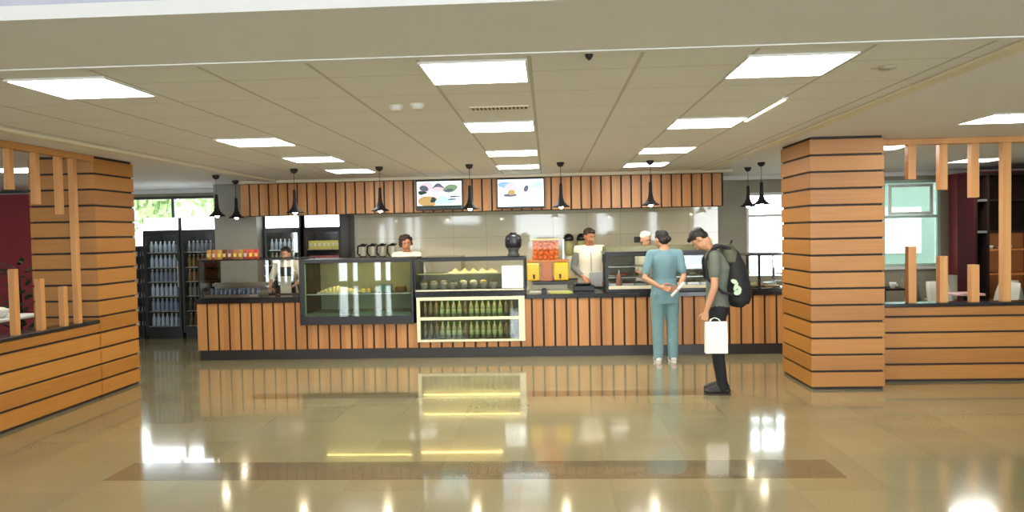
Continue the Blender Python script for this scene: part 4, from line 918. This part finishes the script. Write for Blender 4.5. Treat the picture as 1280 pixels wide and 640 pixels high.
# woman in teal, seen from behind, hands clasped behind her back
J = joints(1.0, elL=(-.275, -.08, 1.10), wrL=(-.10, -.185, .99), elR=(.235, -.05, 1.11), wrR=(.14, -.17, .96), head=(-.03, .035, 1.59),
           hipL=(-.085, 0, .88), hipR=(.085, 0, .88), anL=(-.10, -.02, .09), anR=(.09, -.02, .09))
person((1.50, 9.36, 0), .05, 'person with dark hair bun, teal tunic and jeans, back to the viewer at the counter', J, SK1, TEAL, DENIM, SNW, None, 1.0, .75,
       {'L': ((.9, -.05, -.25), (0, -1, .1), (0, -.1, 1), .5), 'R': ((-.85, -.1, -.1), (0, -1, 0), (0, 0, 1), .5)}, (.45, .15), (1.02, 1), -.17, False, hairfn=hair_bun, topname='tunic', fold=.012, legw=1.16)
# rolled white paper she holds
wx, wy, wz = 1.50, 9.36, .97
t = thing('rolled_paper', (1.60, 9.13, .95), 'rolled white paper held behind the back of the person in teal', 'paper')
MB().cone((1.54, 9.115, .875), (1.70, 9.115, 1.045), .017, .017, 14).build('paper_roll', mat('paper_white', (240, 238, 236), .7), t); MB().cone((1.61, 9.115, .949), (1.625, 9.115, .965), .0185, .0185, 14).build('band', mat('pale_rose', (214, 180, 180), .6), t)

# man with backpack, facing left, head bowed
J = joints(1.0, pelvis=(0, 0, .95), waist=(0, .0, 1.10), chest=(0, -.03, 1.30), shl=(0, .03, 1.46), neck=(0, .09, 1.53), head=(0, .17, 1.60),
           shL=(-.185, .04, 1.42), shR=(.185, .04, 1.42), elL=(-.225, .05, 1.12), wrL=(-.20, .13, .87), elR=(.2, -.06, 1.15), wrR=(.13, .02, .93),
           hipL=(-.09, 0, .9), hipR=(.09, 0, .9), knL=(-.09, .02, .49), knR=(.09, .0, .49), anL=(-.09, -.035, .09), anR=(.10, -.05, .09))
man = person((1.75, 7.56, 0), PI/2-.12, 'person in olive-grey T-shirt and black jeans with a black backpack, head bowed', J, SK1, OLIVET, BLKP, SNB, None, 1.0, .55,
       {'L': ((0, .25, -1), (.8, -.3, 0), (.2, 1, 0), .75), 'R': ((-.1, .2, -.9), (-1, 0, 0), (0, 1, 0), .4)}, (-.3, 1.08), (1.0, 1.0), -.05, True, hairfn=hair_short(HAIRD), fold=.012)
# backpack
bp = thing('backpack', (0, 0, 0), 'black backpack with a pale green patch, worn by the bowed person', 'backpack')
BPM = mat('black_nylon', (22, 22, 27), .7, var=.25, scale=25); BPO = mat('olive_nylon', (86, 88, 70), .8)
b = MB()
loft(b, [(V(0, -.20, .90), .13, .06), (V(0, -.21, .96), .165, .12), (V(0, -.20, 1.1), .17, .135), (V(0, -.18, 1.3), .155, .12), (V(0, -.15, 1.45), .12, .08), (V(0, -.12, 1.52), .06, .05)], 24)
fuse(b, 'pack_body', BPM, bp, .009, 6, .016, .1)
b = MB(); loft(b, [(V(0, -.27, .93), .11, .05), (V(0, -.285, 1.02), .13, .06), (V(0, -.275, 1.16), .12, .055), (V(0, -.25, 1.2), .1, .05)], 20); fuse(b, 'front_pocket', BPM, bp, .009, 4, .008)
b = MB(); loft(b, [(V(0, -.14, 1.36), .145, .10), (V(0, -.12, 1.46), .14, .095), (V(0, -.08, 1.55), .09, .065)], 20); fuse(b, 'top_panel', BPO, bp, .009, 4, .01)
b = MB(); b.tube([(-.1, -.13, 1.5), (-.12, -.02, 1.535), (-.125, .06, 1.5)], .022, 10); b.tube([(.1, -.13, 1.5), (.12, -.02, 1.535), (.125, .06, 1.5)], .022, 10)
for sx in (-1, 1): b.tube([(sx*.125, .06, 1.5), (sx*.145, .13, 1.38), (sx*.17, .11, 1.2), (sx*.175, -.04, 1.06), (sx*.16, -.2, 1.02)], .016, 10)
fuse(b, 'strap', BPM, bp, .008, 2)
PATCH = mat('pale_green_print', (196, 214, 184), .6)
b = MB()
for cx, cz, w, h, a in ((-.155, 1.13, .012, .1, .0), (-.16, 1.06, .012, .11, .0)): pass
def patch(y, z, r1, r2, ang):
    n = 14; pts = []
    for i in range(n):
        a = 2*PI*i/n; u, v = r1*math.cos(a), r2*math.sin(a); pts.append((y+u*math.cos(ang)-v*math.sin(ang), z+u*math.sin(ang)+v*math.cos(ang)))
    return pts
for y, z, r1, r2, a in ((-.150, 1.17, .034, .022, .5), (-.165, 1.12, .018, .045, .35), (-.180, 1.06, .036, .026, -.4), (-.198, 1.10, .016, .03, -.5)):
    pts = patch(y, z, r1, r2, a); b.rings([[V(-.184, p[0], p[1]) for p in pts], [V(-.15, p[0], p[1]) for p in pts]], smooth=False)
b.build('printed_patch', PATCH, bp)
MB().tube([(-.03, -.12, 1.53), (-.03, -.15, 1.58), (.03, -.15, 1.58), (.03, -.12, 1.53)], .009).build('grab_handle', BPM, bp)
bp.location = man.location; bp.rotation_euler = man.rotation_euler
# white paper bag in his left hand
bg = thing('paper_bag', (1.665, 7.33, .47), 'white paper carrier bag hanging from the bowed person\'s hand', 'bag')
BAGM = mat('white_paper_bag', (240, 238, 228), .7, var=.02)
b = MB(); b.rings([[V(1.565+dx, y, z) for dx, y in ((0, 7.30-w), (.215, 7.30-w), (.215, 7.30+w), (0, 7.30+w))] for z, w in ((.46, .04), (.62, .038), (.775, .02))], smooth=False); b.build('bag_body', BAGM, bg)
for y in (7.285, 7.315): MB().tube([(1.61, y, .77), (1.625, y-.0, .80), (1.66, 7.30, .815), (1.70, y, .80), (1.72, y, .77)], .004, 6).build('handle', BAGM, bg)

# man in white vest behind the counter
J = joints(1.03, elL=(-.25, -.0, 1.12), wrL=(-.2, .2, .95), elR=(.25, .02, 1.13), wrR=(.12, .24, 1.0), head=(.01, .05, 1.59))
person((.64, 10.98, 0), PI+.05, 'person in a cream waistcoat and grey sleeves working behind the counter', J, SK3, WHV, GREYPL, SNB, None, 1.03, 0.12,
       {'L': ((.1, .8, -.4), (0, 0, -1), (1, 0, 0), .4), 'R': ((-.3, .8, -.3), (0, 0, -1), (-1, 0, 0), .4)}, (.55, .35), (1.08, 1), -.08, True, hairfn=hair_short(HAIRB), topname='waistcoat')
vm = [o for o in bpy.data.objects if o.name.startswith('person') and o.location.x > .63 and o.location.x < .65][0]
s_ = 1.03
for k in ('L', 'R'):
    b = MB(); sh, el, wr = J['sh'+k], J['el'+k], J['wr'+k]
    # the person empty is already placed and turned, so build in its own frame
    b.cap(sh, el, .055, .048); b.cap(el, el+(wr-el)*.75, .048, .042)
    o = fuse(b, 'sleeve', GREYPL, None, .009, 4, .01); mw = Vector(o.location); o.parent = vm; o.location = mw
b = MB(); b.box(-.006, .006, .142, .150, 1.0, 1.40); o = b.build('zip', GREYP, None); mw = Vector(o.location); o.parent = vm; o.location = mw
b = MB(); b.box(-.17, .03, .135, .16, .88, 1.10); o = b.build('apron_pocket', mat('pale_grey_cloth', (170, 172, 172), .8), None, bevel=.01); mw = Vector(o.location); o.parent = vm; o.location = mw
# person in white cap beside the hot cabinet
J = joints(.97, elL=(-.24, .02, 1.14), wrL=(-.16, .22, 1.06), elR=(.24, .02, 1.14), wrR=(.16, .22, 1.08))
person((1.47, 10.98, 0), PI+.5, 'person in white cap and uniform behind the counter, half hidden by the person in teal', J, SK1, WHV, WHV, SNB, None, .97, .9,
       {'L': ((.4, .8, 0), (0, 0, -1), (1, 0, 0), .4), 'R': ((-.4, .8, 0), (0, 0, -1), (-1, 0, 0), .4)}, (-.1, .25), (1.02, 1), -.1, True, hairfn=hair_cap(WHV))
# curly haired woman
J = joints(1.0, head=(0, .05, 1.58), elL=(-.24, .02, 1.12), wrL=(-.18, .2, 1.0), elR=(.24, .02, 1.12), wrR=(.18, .2, 1.0))
person((-2.17, 11.0, 0), PI, 'person with short curly dark hair and white top behind the pastry case', J, SK3, WHV, DENIM, SNB, None, 1.0, .9,
       {'L': ((.2, .9, -.1), (0, 0, -1), (1, 0, 0), .4), 'R': ((-.2, .9, -.1), (0, 0, -1), (-1, 0, 0), .4)}, (.35, .2), (1.05, 1), -.1, True, hairfn=hair_curly)
# woman with white cap by the fridges
J = joints(.93, head=(0, .07, 1.57), elL=(-.26, .06, 1.14), wrL=(-.2, .27, 1.05), elR=(.26, .06, 1.14), wrR=(.2, .27, 1.02))
w6 = person((-4.07, 11.06, 0), PI, 'person with dark hair, pale sleeves and dark apron behind the left glass case', J, SK1, WHV, BLKP, SNB, None, .93, .95,
       {'L': ((.3, .9, -.2), (0, 0, -1), (1, 0, 0), .4), 'R': ((-.3, .9, -.2), (0, 0, -1), (-1, 0, 0), .4)}, (-.15, .25), (1.0, 1), -.1, True, hairfn=hair_short(HAIRD))
b = MB(); R_ = [[V(w*sx, y+dy, z) for sx, dy in ((-1, -.04), (-.6, .0), (0, .02), (.6, 0), (1, -.04), (1, -.028), (.6, .012), (0, .032), (-.6, .012), (-1, -.028))] for z, w, y in ((.55, .16, .14), (.85, .165, .135), (1.05, .14, .135), (1.26, .10, .14))]
b.rings(R_); o = b.build('apron', mat('dark_apron', (40, 46, 42), .8), None); mw = Vector(o.location); o.parent = w6; o.location = mw
tag(MB().box(-4.02, -3.86, 10.61, 10.635, ZT, 1.13).build('menu_card', mat('cream_card', (232, 220, 190), .6)), 'cream card standing behind the left glass case before the dark apron', 'card')

# ------------------------------------------------------------------ light and view
w = bpy.data.worlds.new('daylight'); SC.world = w; w.use_nodes = True; nt = w.node_tree; bg_ = nt.nodes['Background']
bg_.inputs['Color'].default_value = (.86, .94, 1.0, 1); bg_.inputs['Strength'].default_value = 7.5
def portal(x0, x1, z0, z1, y, facing):
    """tells the renderer where daylight enters; gives off nothing itself"""
    d = bpy.data.lights.new('daylight_opening', 'AREA'); d.shape = 'RECTANGLE'; d.size = x1-x0; d.size_y = z1-z0; d.cycles.is_portal = True
    o = bpy.data.objects.new('daylight_opening', d); COL.objects.link(o); o.location = ((x0+x1)/2, y, (z0+z1)/2); o.rotation_euler = (PI/2 if facing > 0 else -PI/2, 0, 0)
for a, c, z0 in gaps: portal(a, c, z0, 3.05, -6.32, 1)
for a, c, z0, z1 in wins: portal(a, c, z0, z1, 13.22, -1)
SC.view_settings.view_transform = 'Standard'; SC.view_settings.look = 'None'; SC.view_settings.gamma = 1; SC.view_settings.exposure = 1.12; SC.view_settings.use_curve_mapping = False
SC.cycles.max_bounces = 8; SC.cycles.transparent_max_bounces = 16
